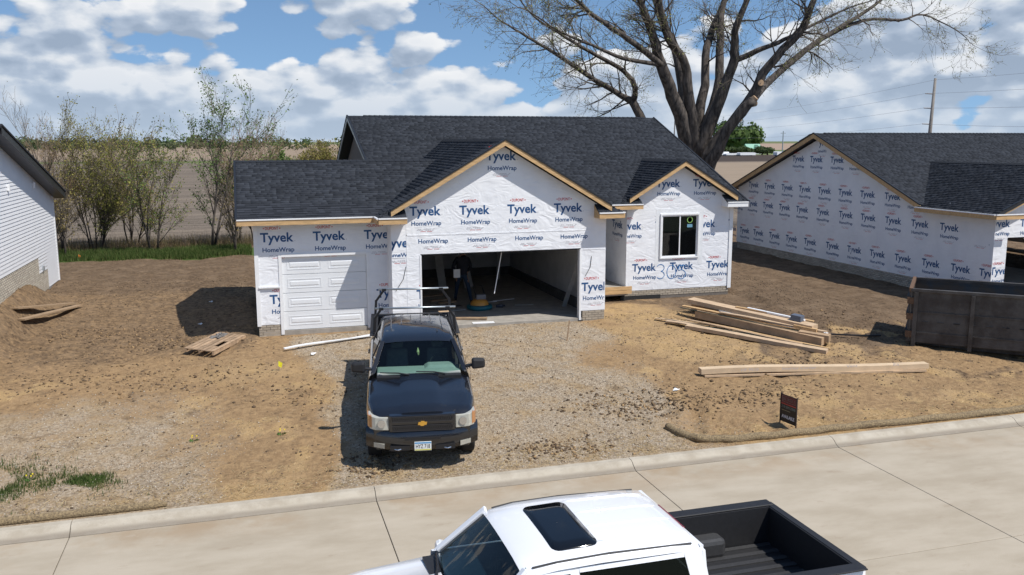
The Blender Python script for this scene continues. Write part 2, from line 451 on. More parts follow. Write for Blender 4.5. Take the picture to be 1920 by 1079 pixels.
def ground_mat():
    m = bpy.data.materials.new('bare_soil'); m.use_nodes = True; t = NT(m.node_tree); p = m.node_tree.nodes['Principled BSDF']
    p.inputs['Roughness'].default_value = .95; p.inputs['Specular IOR Level'].default_value = .12
    pos = t.n('ShaderNodeNewGeometry').outputs['Position']
    a = t.n('ShaderNodeAttribute', attribute_name='zone_a'); b = t.n('ShaderNodeAttribute', attribute_name='zone_b')
    sa = t.n('ShaderNodeSeparateColor'); t.set(sa.inputs[0], a.outputs['Color']); sb = t.n('ShaderNodeSeparateColor'); t.set(sb.inputs[0], b.outputs['Color'])
    nf = t.noise(7, 8, .65, pos); nm = t.noise(1.7, 6, .6, pos); nff = t.noise(38, 5, .7, pos)
    def edge(mk, amt=.9):
        return t.smooth(t.math('ADD', mk, t.math('MULTIPLY', t.math('SUBTRACT', nf, .5), amt)), .15, .85)
    base = t.mix(t.smooth(nf, .35, .68), (.36, .24, .128, 1), (.25, .163, .088, 1))
    darkc = t.mix(t.smooth(nf, .3, .7), (.185, .126, .078, 1), (.088, .060, .039, 1))
    darkc = t.mix(t.smooth(nm, .42, .72), darkc, (.215, .152, .098, 1))
    sandc = t.mix(t.smooth(nm, .35, .7), (.42, .283, .14, 1), (.36, .245, .135, 1))
    vo = t.n('ShaderNodeTexVoronoi'); t.set(vo.inputs['Vector'], pos); vo.inputs['Scale'].default_value = 26
    vs = t.n('ShaderNodeSeparateColor'); t.set(vs.inputs[0], vo.outputs['Color'])
    grav = t.mix(vs.outputs[0], (.26, .198, .132, 1), (.46, .38, .285, 1))
    grav = t.mix(t.smooth(nm, .4, .75), grav, (.37, .265, .15, 1))
    col = t.mix(edge(sa.outputs[2]), base, darkc)
    col = t.mix(edge(sa.outputs[1]), col, sandc)
    col = t.mix(edge(sa.outputs[0], .9), col, grav)
    nk = t.noise(3.4, 9, .68, pos)
    col = t.mix(t.math('MULTIPLY', t.smooth(nk, .54, .68), .55), col, (.10, .072, .05, 1))
    col = t.mix(t.math('MULTIPLY', t.smooth(nk, .42, .30), .30), col, (.40, .31, .21, 1))
    # clods: small dark crumbs everywhere
    col = t.mix(t.math('MULTIPLY', t.smooth(nff, .60, .72), .45), col, (.10, .074, .052, 1))
    col = t.mix(t.math('MULTIPLY', t.smooth(nff, .36, .26), .35), col, (.42, .34, .25, 1))
    # the fields beyond the hedge: bands of stubble, turf and ploughed land
    sp = t.n('ShaderNodeSeparateXYZ'); t.set(sp.inputs[0], pos)
    mp = t.n('ShaderNodeMapping'); t.set(mp.inputs[0], pos); mp.inputs['Rotation'].default_value = (0, 0, .1); mp.inputs['Scale'].default_value = (.06, 1.0, 1)
    st = t.noise(1.5, 6, .7, mp.outputs[0]); st2 = t.noise(.22, 4, .6, mp.outputs[0])
    fc = t.mix(t.smooth(t.math('ADD', t.math('MULTIPLY', st, .6), t.math('MULTIPLY', t.noise(2.6, 6, .75, pos), .4)), .40, .60), (.215, .175, .138, 1), (.105, .086, .067, 1))
    fc = t.mix(t.math('MULTIPLY', t.smooth(st2, .45, .7), .55), fc, (.26, .21, .16, 1))
    yy = t.math('ADD', sp.outputs[1], t.math('MULTIPLY', t.math('SUBTRACT', t.noise(.004, 3, .5, pos), .5), 40))
    def band(y0, y1, soft=8):
        return t.math('MULTIPLY', t.smooth(yy, y0, y0+soft), t.math('SUBTRACT', 1.0, t.smooth(yy, y1, y1+soft)))
    left = t.smooth(sp.outputs[0], 60, 25); right = t.math('SUBTRACT', 1.0, left)
    fc = t.mix(t.math('MULTIPLY', band(205, 228), t.math('MULTIPLY', left, .85)), fc, (.13, .16, .055, 1))
    fc = t.mix(t.math('MULTIPLY', t.smooth(yy, 240, 260), .8), fc, (.30, .23, .165, 1))
    fc = t.mix(t.math('MULTIPLY', t.math('SUBTRACT', 1.0, t.smooth(yy, 160, 175)), t.math('MULTIPLY', right, .6)), fc, (.36, .28, .20, 1))
    fc = t.mix(t.math('MULTIPLY', band(172, 258), right), fc, (.065, .05, .042, 1))
    fc = t.mix(t.math('MULTIPLY', band(266, 400), t.math('MULTIPLY', right, .9)), fc, (.12, .17, .06, 1))
    fc = t.mix(t.math('MULTIPLY', t.smooth(yy, 410, 430), t.math('MULTIPLY', right, .8)), fc, (.34, .25, .19, 1))
    fc = t.mix(t.smooth(yy, 1300, 1500), fc, (.14, .16, .075, 1))
    col = t.mix(sb.outputs[1], col, fc)
    gcol = t.mix(t.smooth(nf, .3, .7), (.055, .10, .022, 1), (.09, .125, .035, 1))
    col = t.mix(t.smooth(sb.outputs[0], .35, .7), col, gcol)
    t.set(p.inputs['Base Color'], col)
    h = t.math('ADD', t.math('ADD', t.math('MULTIPLY', nf, .06), t.math('MULTIPLY', nk, .07)), t.math('ADD', t.math('MULTIPLY', nff, .018), t.math('MULTIPLY', vo.outputs['Distance'], t.math('MULTIPLY', sa.outputs[0], .012))))
    bp = t.n('ShaderNodeBump'); bp.inputs['Strength'].default_value = 1.0; bp.inputs['Distance'].default_value = 1.0; t.set(bp.inputs['Height'], h)
    t.set(p.inputs['Normal'], bp); return m
me.materials.append(ground_mat()); me.update()
ground = link(bpy.data.objects.new('ground', me)); ground['kind'] = 'structure'

# street: slabs with open joints, rolled kerb with joints at the same places
M_road = bpy.data.materials.new('street_concrete'); M_road.use_nodes = True
t = NT(M_road.node_tree); p = M_road.node_tree.nodes['Principled BSDF']; p.inputs['Roughness'].default_value = .88; p.inputs['Specular IOR Level'].default_value = .25
pos = t.n('ShaderNodeNewGeometry').outputs['Position']
mp = t.n('ShaderNodeMapping'); t.set(mp.inputs[0], pos); mp.inputs['Scale'].default_value = (.6, 1.4, 1)
na = t.noise(1.1, 6, .6, mp.outputs[0]); nb = t.noise(60, 4, .7, pos); nc = t.noise(.8, 5, .6, pos)
col = t.mix(t.smooth(na, .3, .72), (.43, .375, .295, 1), (.35, .298, .225, 1))
sp = t.n('ShaderNodeSeparateXYZ'); t.set(sp.inputs[0], pos)
dirt = t.math('MULTIPLY', t.smooth(sp.outputs[1], -11.2, -9.7), t.smooth(nc, .42, .66))
col = t.mix(t.math('MULTIPLY', dirt, .75), col, (.31, .22, .135, 1))
col = t.mix(t.math('MULTIPLY', t.smooth(nb, .60, .75), .3), col, (.2, .17, .14, 1))
st_ = t.noise(2.3, 8, .7, mp.outputs[0]); col = t.mix(t.math('MULTIPLY', t.smooth(st_, .58, .74), .45), col, (.27, .205, .145, 1)); col = t.mix(t.math('MULTIPLY', t.smooth(st_, .40, .28), .30), col, (.47, .42, .35, 1))
t.set(p.inputs['Base Color'], col)
bp = t.n('ShaderNodeBump'); bp.inputs['Distance'].default_value = .004; t.set(bp.inputs['Height'], nb); t.set(p.inputs['Normal'], bp)
M_kerb = bpy.data.materials.new('kerb_concrete'); M_kerb.use_nodes = True
t = NT(M_kerb.node_tree); p = M_kerb.node_tree.nodes['Principled BSDF']; p.inputs['Roughness'].default_value = .9; p.inputs['Specular IOR Level'].default_value = .2
pos = t.n('ShaderNodeNewGeometry').outputs['Position']; ka = t.noise(2.4, 7, .65, pos); kn = t.noise(45, 4, .7, pos); sp = t.n('ShaderNodeSeparateXYZ'); t.set(sp.inputs[0], pos)
col = t.mix(t.smooth(ka, .34, .68), (.45, .405, .33, 1), (.35, .305, .24, 1))
gr_ = t.math('MULTIPLY', t.smooth(t.math('ADD', sp.outputs[2], t.math('MULTIPLY', t.math('SUBTRACT', ka, .5), .10)), -.85, -.905), .6)      # silt line in the gutter
col = t.mix(gr_, col, (.17, .14, .11, 1)); col = t.mix(t.math('MULTIPLY', t.smooth(kn, .58, .74), .4), col, (.18, .15, .12, 1))
t.set(p.inputs['Base Color'], col); bp = t.n('ShaderNodeBump'); bp.inputs['Distance'].default_value = .006; t.set(bp.inputs['Height'], kn); t.set(p.inputs['Normal'], bp)
M_joint = mat('joint_filler', (.06, .052, .045), .95)
joints = [-66, -61.2, -56.4, -51.6, -46.8, -42, -37.1, -32.2, -27.3, -22.4, -17.5, -12.5, -7.63, -2.72, 2.24, 6.79, 11.5, 16.4, 21.3, 26.2, 31.1, 36, 41, 46, 51, 56, 61, 66]
rb = MB(); rb.box(-66, 66, -24.2, -9.84, -1.2, -.955); road = rb.build('road', M_joint); road['kind'] = 'structure'
kb = MB(); kb.box(-66, 66, -9.85, -9.5, -1.25, -.99); kerb = kb.build('kerb', M_joint); kerb['kind'] = 'structure'
for a, b in zip(joints[:-1], joints[1:]):
    g = .006
    for (y0, y1) in ((-14.194, -9.86), (-18.9, -14.206), (-24.2, -18.91)):
        s = MB(); s.box(a+g, b-g, y0, y1, -1.1, -.93); s.build('road_slab', M_road, road, bevel=.008)
    prof = [(-9.86, -1.0), (-9.86, -.925), (-9.80, -.905), (-9.74, -.86), (-9.68, -.815), (-9.62, -.79), (-9.50, -.785), (-9.50, -1.0)]
    s = MB(); s.prism([(a+g, y, z) for y, z in prof], (b-a-2*g, 0, 0)); s.build('kerb_section', M_kerb, kerb)
s = MB(); s.box(-66, 66, -80, -24.2, -1.3, -.82)
lawn = s.build('verge', mat('verge_turf', (.10, .13, .05), .95, .4, 2)); lawn['kind'] = 'structure'

# ------------------------------------------------------------------ shingled roofs
ROOFJOBS = []     # pieces gathered per house: (distance, parent roof, matrix columns)
def clip_poly(poly, s):
    """u-interval(s) of a polygon at height s"""
    xs = []
    for (a, b) in zip(poly, poly[1:]+poly[:1]):
        if (a[1] <= s < b[1]) or (b[1] <= s < a[1]): xs.append(a[0]+(b[0]-a[0])*(s-a[1])/(b[1]-a[1]))
    xs.sort(); return list(zip(xs[::2], xs[1::2]))
def roof_plane(house, roof, O, U, S, poly, expo=.143, tabs=(.12, .32), store=None):
    """O origin, U along the eave, S up the slope (unit); poly in (u, s)"""
    O, U, S = Vector(O), Vector(U).normalized(), Vector(S).normalized(); N = U.cross(S)
    if N.z < 0: N = -N
    smax = max(q[1] for q in poly); k = 0
    while k*expo < smax-.01:
        s0 = k*expo; smid = min(s0+expo*.5, smax-.005)
        for (a, b) in clip_poly(poly, smid):
            x = a-rnd.random()*.2
            while x < b:
                wd = rnd.uniform(*tabs); x0, x1 = max(x, a), min(x+wd, b); x += wd
                if x1-x0 < .03: continue
                th = rnd.choice((.011, .012, .019, .021)); ln = min(expo+.03, smax-s0)
                c = O+U*((x0+x1)/2)+S*s0
                store.append(((c-CAM).length, roof, c, U*((x1-x0)/2-.002), S*ln, N*th))
        k += 1
WEDGE_F = [(0, 1, 2, 3), (0, 4, 5, 1), (0, 3, 4), (1, 5, 2)]
def wedge_pts(c, hu, sl, nt):
    return [c-hu+nt, c+hu+nt, c+hu+sl+nt*.12, c-hu+sl+nt*.12, c-hu, c+hu]
_wm = None
def finish_roofs(store, npart):
    global _wm
    if _wm is None:
        b = MB(); b.v = [tuple(q) for q in wedge_pts(Vector((0, 0, 0)), Vector((1, 0, 0)), Vector((0, 1, 0)), Vector((0, 0, 1)))]
        b.f = list(WEDGE_F); b.m = [0]*4; _wm = b.mesh('shingle', M_shin)
    store.sort(key=lambda q: q[0])
    for (d, roof, c, hu, sl, nt) in store[:npart]:
        o = bpy.data.objects.new('shingle', _wm); off = ORG[root_of(roof).name]
        cc = c-off
        o.matrix_local = Matrix(((hu.x, sl.x, nt.x, cc.x), (hu.y, sl.y, nt.y, cc.y), (hu.z, sl.z, nt.z, cc.z), (0, 0, 0, 1)))
        link(o, roof)
    by = {}
    for q in store[npart:]: by.setdefault(q[1].name, []).append(q)
    for nm, L in by.items():
        V = np.array([[tuple(p) for p in wedge_pts(q[2], q[3], q[4], q[5])] for q in L])
        k = nrs.choice([.74, .86, .96, 1.06, 1.2], len(L))*nrs.uniform(.9, 1.1, len(L))
        tone = np.array([[.033, .037, .045]])*k[:, None]
        mass('shingle_courses', V, WEDGE_F, M_shina, tone, L[0][1])
def deck(poly3, th, name, parent, m=None):
    """roof deck: top polygon in world space, th thick downward"""
    b = MB(); b.prism([Vector(q)-Vector((0, 0, th)) for q in poly3], (0, 0, th-.004)); return b.build(name, m or M_osb, parent)
def ridge_caps(roof, p0, p1, side, m, wid=.15, step=.2):
    p0, p1, side = Vector(p0), Vector(p1), Vector(side).normalized(); d = (p1-p0); n = max(1, int(d.length/step)); b = MB()
    for i in range(n):
        a = p0+d*i/n; c = p0+d*min(1, (i+1.15)/n); l0, l1 = .030, .016
        for sg in (-1, 1):
            o = side*sg*wid; dz = Vector((0, 0, -wid*m))
            b.face([a+Vector((0, 0, l0)), c+Vector((0, 0, l1)), c+o+dz+Vector((0, 0, l1)), a+o+dz+Vector((0, 0, l0))])
            b.face([a+o+dz+Vector((0, 0, l0)), c+o+dz+Vector((0, 0, l1)), c+o+dz-Vector((0, 0, .004)), a+o+dz-Vector((0, 0, .004))])
        b.face([a+Vector((0, 0, l0)), a+side*wid+Vector((0, 0, l0-wid*m)), a+side*wid+Vector((0, 0, -wid*m)), a, a-side*wid+Vector((0, 0, -wid*m)), a-side*wid+Vector((0, 0, l0-wid*m))])
    return b.build('ridge_cap', mat('ridge_cap_granules', (.03, .034, .042), .95, .4, 150, .001, 200, spec=.15), roof, recalc=False)

def rake(roof, p0, p1, out, th=.04, hgt=.15, m=None, drip=True):
    """board hanging under a sloping roof edge; out = outward direction of the gable"""
    p0, p1, out = Vector(p0), Vector(p1), Vector(out).normalized(); b = MB()
    z = Vector((0, 0, 1))
    b.prism([p0-z*.02, p1-z*.02, p1-z*(.02+hgt), p0-z*(.02+hgt)], out*th); b.build('rake_board', m or M_wood, roof)
    if drip:
        d = MB(); d.prism([p0+z*.035, p1+z*.035, p1-z*.018, p0-z*.018], out*(th+.02)); d.build('drip_edge', M_drip, roof)
def fascia(roof, p0, p1, out, hgt=.14, m=None, cap=None, th=.04, ztop=0.):
    p0, p1, out = Vector(p0), Vector(p1), Vector(out).normalized(); z = Vector((0, 0, 1)); p0 = p0+z*ztop; p1 = p1+z*ztop
    b = MB(); b.prism([p0-z*.025, p1-z*.025, p1-z*(.025+hgt), p0-z*(.025+hgt)], out*th); b.build('fascia_board', m or M_wood, roof)
    d = MB(); d.prism([p0+z*.012, p1+z*.012, p1-z*.023, p0-z*.023], out*(th+.018)); d.build('drip_edge', cap or M_white, roof)

# ------------------------------------------------------------------ printed house wrap
PRM = [M_blue, M_red, M_grey]
def logo(full=True):
    f = Flat()
    f.text('Tyvek', 0, 0, width=.90, bold=.024, mi=0, height=.345)
    f.text('HomeWrap', .03, -.285, width=.86, bold=.018, mi=0, height=.165)
    f.text('DUPONT', -.13, .335, width=.36, bold=.012, mi=1, height=.085)
    for sx in (-.35, .09): f.poly([(sx-.022, .375), (sx, .355), (sx+.022, .375), (sx, .395)], 1)
    f.poly([(.475, .0), (.495, 0), (.495, .02), (.475, .02)], 2)
    for k, (w_, mi) in enumerate(((.50, 2), (.56, 2), (.34, 1))):
        for q in range(9):
            if (q*7+k*3) % 5 != 4: f.rect(.03-w_/2+w_*q/9, .03-w_/2+w_*(q+.78)/9, -.395-k*.035, -.382-k*.035, mi)
    return f
LOGO = logo()
def put_logo(parent, o, U, clip=None, n=None):
    o = Vector(o)
    return LOGO.place('printed_logo', PRM, o, U, (0, 0, 1), parent, clip)

# ------------------------------------------------------------------ the house being built
house = thing('house_under_construction', 'white-wrapped unfinished house with two front gables and an open double garage', 'house', (2.4, 0, 0))
MG = .586; MM = .4026; ZE = 3.21
shing = []
T_ = .14
# --- front wall of the double garage
gz = lambda x: 5.35-MG*abs(x-2.43)-.17
b = MB()
b.prism([(-.82, 0, .22), (0, 0, .22), (0, 0, 2.134), (-.82, 0, 2.134)], (0, T_, 0))
b.prism([(4.877, 0, .22), (5.68, 0, .22), (5.68, 0, 2.134), (4.877, 0, 2.134)], (0, T_, 0))
b.prism([(-.82, 0, 2.134), (5.68, 0, 2.134), (5.68, 0, gz(5.68)), (2.43, 0, gz(2.43)), (-.82, 0, gz(-.82))], (0, T_, 0))
wall_g = b.build('garage_front_wall', M_wrap, house)
U = (1, 0, 0); yp = -.004
for x in (.16, 1.6, 3.03, 4.46): put_logo(wall_g, (x, yp, 3.24), U, (-.60 if x > .3 else -.27, .8, -.6, .6) if x > .3 else (-.5, .8, -.6, .6))
put_logo(wall_g, (2.40, yp, 4.77), U)
for x in (.35, 1.79, 3.22, 4.63): put_logo(wall_g, (x, yp, 2.73), U, (-.6, .6, -.6, -.10))
put_logo(wall_g, (5.36, yp, .83), U, (-.6, .295, -.6, .6)); put_logo(wall_g, (.32, yp, .86), U, (-.6, -.335, -.6, .6))
put_logo(wall_g, (-.60, yp-.001, 2.36), U, (-.21, .2, -.6, .3))
for (xa, xb, za) in ((-.40, 5.2, 2.665), (-.8, -.42, 2.05), (4.95, 5.67, 2.08)):
    s = MB(); s.box(xa, xb, -.007, -.0005, za, za+.03); s.build('wrap_seam', M_wrap, wall_g)
s = MB(); s.box(-.395, -.375, -.007, -.0005, .25, 3.1); s.build('wrap_seam', M_wrap, wall_g)
# --- single garage front
b = MB(); y0 = .72
b.prism([(-4.5, y0, .2), (-3.84, y0, .2), (-3.84, y0, 2.134), (-4.5, y0, 2.134)], (0, T_, 0))
b.prism([(-1.4, y0, .2), (-.825, y0, .2), (-.825, y0, 2.134), (-1.4, y0, 2.134)], (0, T_, 0))
b.prism([(-4.5, y0, 2.134), (-.825, y0, 2.134), (-.825, y0, 3.16), (-4.5, y0, 3.16)], (0, T_, 0))
wall_s = b.build('single_bay_wall', M_wrap, house)
for x in (-3.9, -2.47, -1.04): put_logo(wall_s, (x, y0-.004, 2.55), U, (-.6, .6 if x < -1.5 else .21, -.6, .6))
put_logo(wall_s, (-3.72, y0-.004, .80), U, (-.6, -.125, -.6, .6)); put_logo(wall_s, (-.72, y0-.004, .82), U, (-.6, -.11, -.6, .6))
b = MB(); b.prism([(-.83, T_, .1), (-.83, y0, .1), (-.83, y0, 3.3), (-.83, T_, 3.3)], (.1, 0, 0)); b.build('return_wall', M_wrap, house)
b = MB(); b.box(-4.5, -4.36, y0+T_, 7.4, .2, 3.16); b.box(-4.5, -.5, 7.4, 7.54, .2, 3.16); b.prism([(-4.5, .86, 3.16), (-4.5, 7.4, 3.16), (-4.5, 4.05, 4.5)], (.12, 0, 0)); b.build('side_wall', M_wrap, house)
# --- bump with the window
bz = lambda x: 4.64-MG*abs(x-9.67)-.17
WX0, WX1, WZ0, WZ1 = 8.92, 10.42, 1.275, 2.83; yb = 2.95
b = MB()
b.prism([(7.68, yb, .21), (WX0, yb, .21), (WX0, yb, WZ1), (7.68, yb, WZ1)], (0, T_, 0))
b.prism([(WX1, yb, .21), (11.67, yb, .21), (11.67, yb, WZ1), (WX1, yb, WZ1)], (0, T_, 0))
b.prism([(WX0, yb, .21), (WX1, yb, .21), (WX1, yb, WZ0), (WX0, yb, WZ0)], (0, T_, 0))
b.prism([(7.68, yb, WZ1), (11.67, yb, WZ1), (11.67, yb, bz(11.67)), (9.67, yb, bz(9.67)), (7.68, yb, bz(7.68))], (0, T_, 0))
wall_b = b.build('front_room_wall', M_wrap, house)
for x in (9.19, 10.58): put_logo(wall_b, (x, yb-.004, 3.75), U)
put_logo(wall_b, (7.78, yb-.004, 2.33), U, (-.095, .6, -.6, .6)); put_logo(wall_b, (9.19, yb-.004, 2.33), U, (-.6, -.34, -.6, .6))
put_logo(wall_b, (10.60, yb-.004, 2.33), U, (-.12, .6, -.6, .6)); put_logo(wall_b, (12.02, yb-.004, 2.33), U, (-.6, -.355, -.6, .6))
for x in (8.36, 9.79, 11.2): put_logo(wall_b, (x, yb-.004, .88), U, (-.6, .46, -.6, .6))
hn = Flat()    # the house number sprayed on the wrap
def arc(cx, cy, rx, ry, a0, a1, n=12): return [(cx+rx*math.cos(math.radians(a0+(a1-a0)*i/n)), cy+ry*math.sin(math.radians(a0+(a1-a0)*i/n))) for i in range(n+1)]
hn.stroke(arc(0, .36, .14, .12, 150, -80)+arc(0, .11, .15, .13, 80, -140), .023)
hn.stroke(arc(.42, .2, .17, .24, 80, 440, 20), .023)
hn.stroke([(.92, .42), (.72, .42), (.70, .24)]+arc(.80, .10, .17, .16, 115, -130), .023)
hn.place('house_number', [M_pen], (8.98, yb-.006, .60), U, (0, 0, 1), wall_b)
# window
win = MB(); f_ = .055
win.box(WX0, WX1, yb-.05, yb+.05, WZ0, WZ0+f_); win.box(WX0, WX1, yb-.05, yb+.05, WZ1-f_, WZ1)
win.box(WX0, WX0+f_, yb-.05, yb+.05, WZ0+f_, WZ1-f_); win.box(WX1-f_, WX1, yb-.05, yb+.05, WZ0+f_, WZ1-f_)
window = win.build('window', M_white, house, bevel=.005)
xm = (WX0+WX1)/2
for (a, c, yy) in ((WX0+f_, xm+.025, yb-.02), (xm-.025, WX1-f_, yb+.012)):
    s = MB(); q = .045
    s.box(a, c, yy, yy+.03, WZ0+f_, WZ0+f_+q); s.box(a, c, yy, yy+.03, WZ1-f_-q, WZ1-f_); s.box(a, a+q, yy, yy+.03, WZ0+f_+q, WZ1-f_-q); s.box(c-q, c, yy, yy+.03, WZ0+f_+q, WZ1-f_-q)
    s.build('sash', M_white, window, bevel=.004)
    g = MB(); g.box(a+q, c-q, yy+.010, yy+.016, WZ0+f_+q, WZ1-f_-q)
    g.build('pane', glass_mat('window_glass', (.55, .58, .58), 1.0, .01, .25), window)
st = Flat(); st.poly(arc(0, 0, .11, .11, 0, 330, 20), 0); st.poly(arc(0, 0, .085, .085, 0, 330, 20), 1); st.rect(-.05, .05, -.06, .05, 2); st.rect(-.1, .1, -.26, -.15, 3)
st.v = [(x, y) for x, y in st.v]
so = st.place('window_sticker', [mat('sticker_green', (.25, .45, .12), .5), mat('sticker_pale', (.75, .78, .7), .5), mat('sticker_mid', (.2, .35, .2), .5), mat('sticker_blue', (.15, .32, .42), .5)], (10.06, yb+.004, 2.60), U, (0, 0, 1), window)
# taped flashing round the window
tp = MB(); e = .16
tp.box(WX0-e, WX1+e, yb-.005, yb-.0015, WZ1+.002, WZ1+e); tp.box(WX0-e, WX0-.002, yb-.0045, yb-.0012, WZ0-.25, WZ1); tp.box(WX1+.002, WX1+e, yb-.0045, yb-.0012, WZ0-.25, WZ1)
tp.build('flashing_tape', mat('flashing_tape', (.78, .80, .82), .35, .1, 12), wall_b)
# porch recess, corner boards
b = MB(); b.prism([(7.68, yb+T_, .3), (7.68, 5.2, .3), (7.68, 5.2, 3.2), (7.68, yb+T_, 3.2)], (.12, 0, 0)); pw = b.build('porch_side_wall', M_wrap, house)
put_logo(pw, (7.676, 3.75, 2.33), (0, -1, 0), (-.6, .6, -.6, .6))
b = MB(); b.box(5.8, 7.68, 5.2, 5.32, .2, 3.2); b.box(5.54, 5.68, T_, 9.3, .22, 3.2); b.box(11.55, 11.67, yb+T_, 17.3, .2, 3.16); b.box(-.5, 11.55, 17.3, 17.44, .2, 3.16)
b.build('inner_wall', M_wrap, house)
b = MB(); b.prism([(-.46, 2.95, 3.0), (-.46, 17.35, 3.0), (-.46, 10.15, 3.0+7.2*MM)], (.1, 0, 0)); b.prism([(11.57, 2.95, 3.1), (11.57, 17.35, 3.1), (11.57, 10.15, 3.0+7.2*MM)], (.1, 0, 0)); b.build('gable_end', M_osbd, house)
b = MB(); b.box(11.60, 11.735, yb-.03, yb-.006, .14, 3.08); b.box(11.675, 11.735, yb-.006, yb+.12, .14, 3.08); b.build('corner_board', M_white, house)
b = MB(); b.box(-4.53, -4.42, y0-.025, y0-.003, .17, 3.05); b.build('corner_board', M_white, house)
b = MB(); b.box(-4.45, -3.88, y0-.06, y0-.003, 1.255, 1.295); b.build('ledge_strip', M_white, house)
# garage floor, porch slab, inside of the garage
b = MB(); b.box(-.68, 5.54, .02, 9.3, -.25, 0); b.build('garage_floor', M_conc, house)
b = MB(); b.box(-4.36, -.84, y0+.01, 7.3, -.25, 0); b.build('garage_floor', M_conc, house)
b = MB(); b.box(-.82, -.70, T_, 9.3, 0, 3.2); b.box(5.42, 5.535, T_+.01, 9.3, 0, 3.1); b.box(-.70, 5.42, 9.3, 9.42, 0, 3.2); b.box(-.70, 5.42, T_+.01, 9.3, 2.75, 2.85); b.build('garage_lining', M_int, house)
b = MB(); b.box(5.34, 5.42, .2, 9.25, 0, .32); b.box(-.6, 5.34, 9.2, 9.295, 0, .32); b.build('stem_wall', mat('stem_wall_concrete', (.10, .095, .09), .95, .3, 5), house)
b = MB(); b.box(5.70, 7.66, 2.75, 5.2, .1, .36); b.build('porch_slab', M_conc, house)
for z0 in (.16, .29):
    b = MB(); b.box(5.70, 7.80, 2.69, 2.735, z0, z0+.12); b.build('form_board', M_wood, house)
# jambs, white trim of the opening
b = MB(); b.box(4.84, 4.90, -.012, .16, -.06, 2.10); b.build('door_jamb', M_white, house)
b = MB(); b.box(-.02, .03, -.012, .16, -.06, 2.10); b.build('door_jamb', M_white, house)
b = MB(); b.box(.03, 4.84, .02, .16, 2.095, 2.132); b.build('door_jamb', M_black, house)
b = MB(); b.box(4.845, 4.96, -.02, .12, -.16, -.062); b.build('jamb_foot', M_blackp, house)
# foundations of imprinted brick, each brick a piece
_bm = MB(); _bm.box(-.5, .5, -.5, .5, -.5, .5); BR = _bm.mesh('brick', M_brick)
def bricks(parent, p0, p1, zb, zt, out, lim=None, joined=False):
    """courses between p0 and p1 (xy), from zt downward, proud of the mortar by 8 mm"""
    p0, p1 = Vector((*p0, 0)), Vector((*p1, 0)); d = p1-p0; L = d.length; d.normalize(); out = Vector((*out, 0)).normalized(); off = ORG[root_of(parent).name]
    k = 0; z = zt-.035; P_ = []
    while z-.03 > zb:
        x = -(.1 if k % 2 else 0)
        while x < L:
            a, c = max(x, 0), min(x+.192, L); x += .205
            if c-a > .04: P_.append((p0+d*((a+c)/2)+Vector((0, 0, z))+out*.004, c-a))
        z -= .072; k += 1
    if joined:
        V = []
        for c, wd in P_:
            q = [c+d*sx*wd/2+out*sy*.008+Vector((0, 0, sz*.03)) for sz in (-1, 1) for (sx, sy) in ((-1, 1), (1, 1), (1, -1), (-1, -1))]
            V.append([tuple(e_) for e_ in q])
        tone = np.array([[.36, .32, .26]])*nrs.uniform(.8, 1.12, (len(V), 1))
        mass('brick_courses', np.array(V), [(0, 1, 5, 4), (4, 5, 6, 7), (1, 2, 6, 5), (3, 0, 4, 7)], attr_mat('brick_field', .9, .2), tone, parent)
        return
    for c, wd in P_:
        o = bpy.data.objects.new('brick', BR); c = c-off
        o.matrix_local = Matrix(((d.x*wd, out.x*.016, 0, c.x), (d.y*wd, out.y*.016, 0, c.y), (0, 0, .06, c.z), (0, 0, 0, 1)))
        link(o, parent)
for (q, br) in (((7.66, 11.66, yb+.02, yb+.3, -.4, .208), ((7.66, yb+.02), (11.66, yb+.02), -.02, .208)), ((4.96, 5.67, .02, .3, -.5, .218), ((4.96, .02), (5.67, .02), -.16, .218)), ((-.81, -.05, .02, .3, -.5, .218), ((-.81, .02), (-.05, .02), -.16, .218)),
                ((-4.49, -3.9, y0+.02, y0+.3, -.5, .198), ((-4.49, y0+.02), (-3.9, y0+.02), -.16, .198)), ((-1.34, -.83, y0+.02, y0+.3, -.5, .198), None), ((-4.49, -4.2, y0+.302, 7.5, -.5, .198), None), ((11.3, 11.66, yb+.302, 17.4, -.4, .198), None)):
    b = MB(); b.box(*q); fnd = b.build('foundation', M_mortar, house)
    if br: bricks(fnd, *br, (0, -1))
for pts in ([(5.22, -.012, 1.88), (5.18, -.02, 1.55), (5.02, -.02, 1.28)], [(-.42, -.012, 1.80), (-.5, -.02, 1.45), (-.72, -.02, 1.12)]):
    b = MB(); b.tube(pts, .008, 5); b.build('stub_cable', M_black, house)
b = MB(); b.box(7.5, 9.0, yb-.012, yb+.018, -.15, .03); b.build('foundation_coating', M_tar, house)
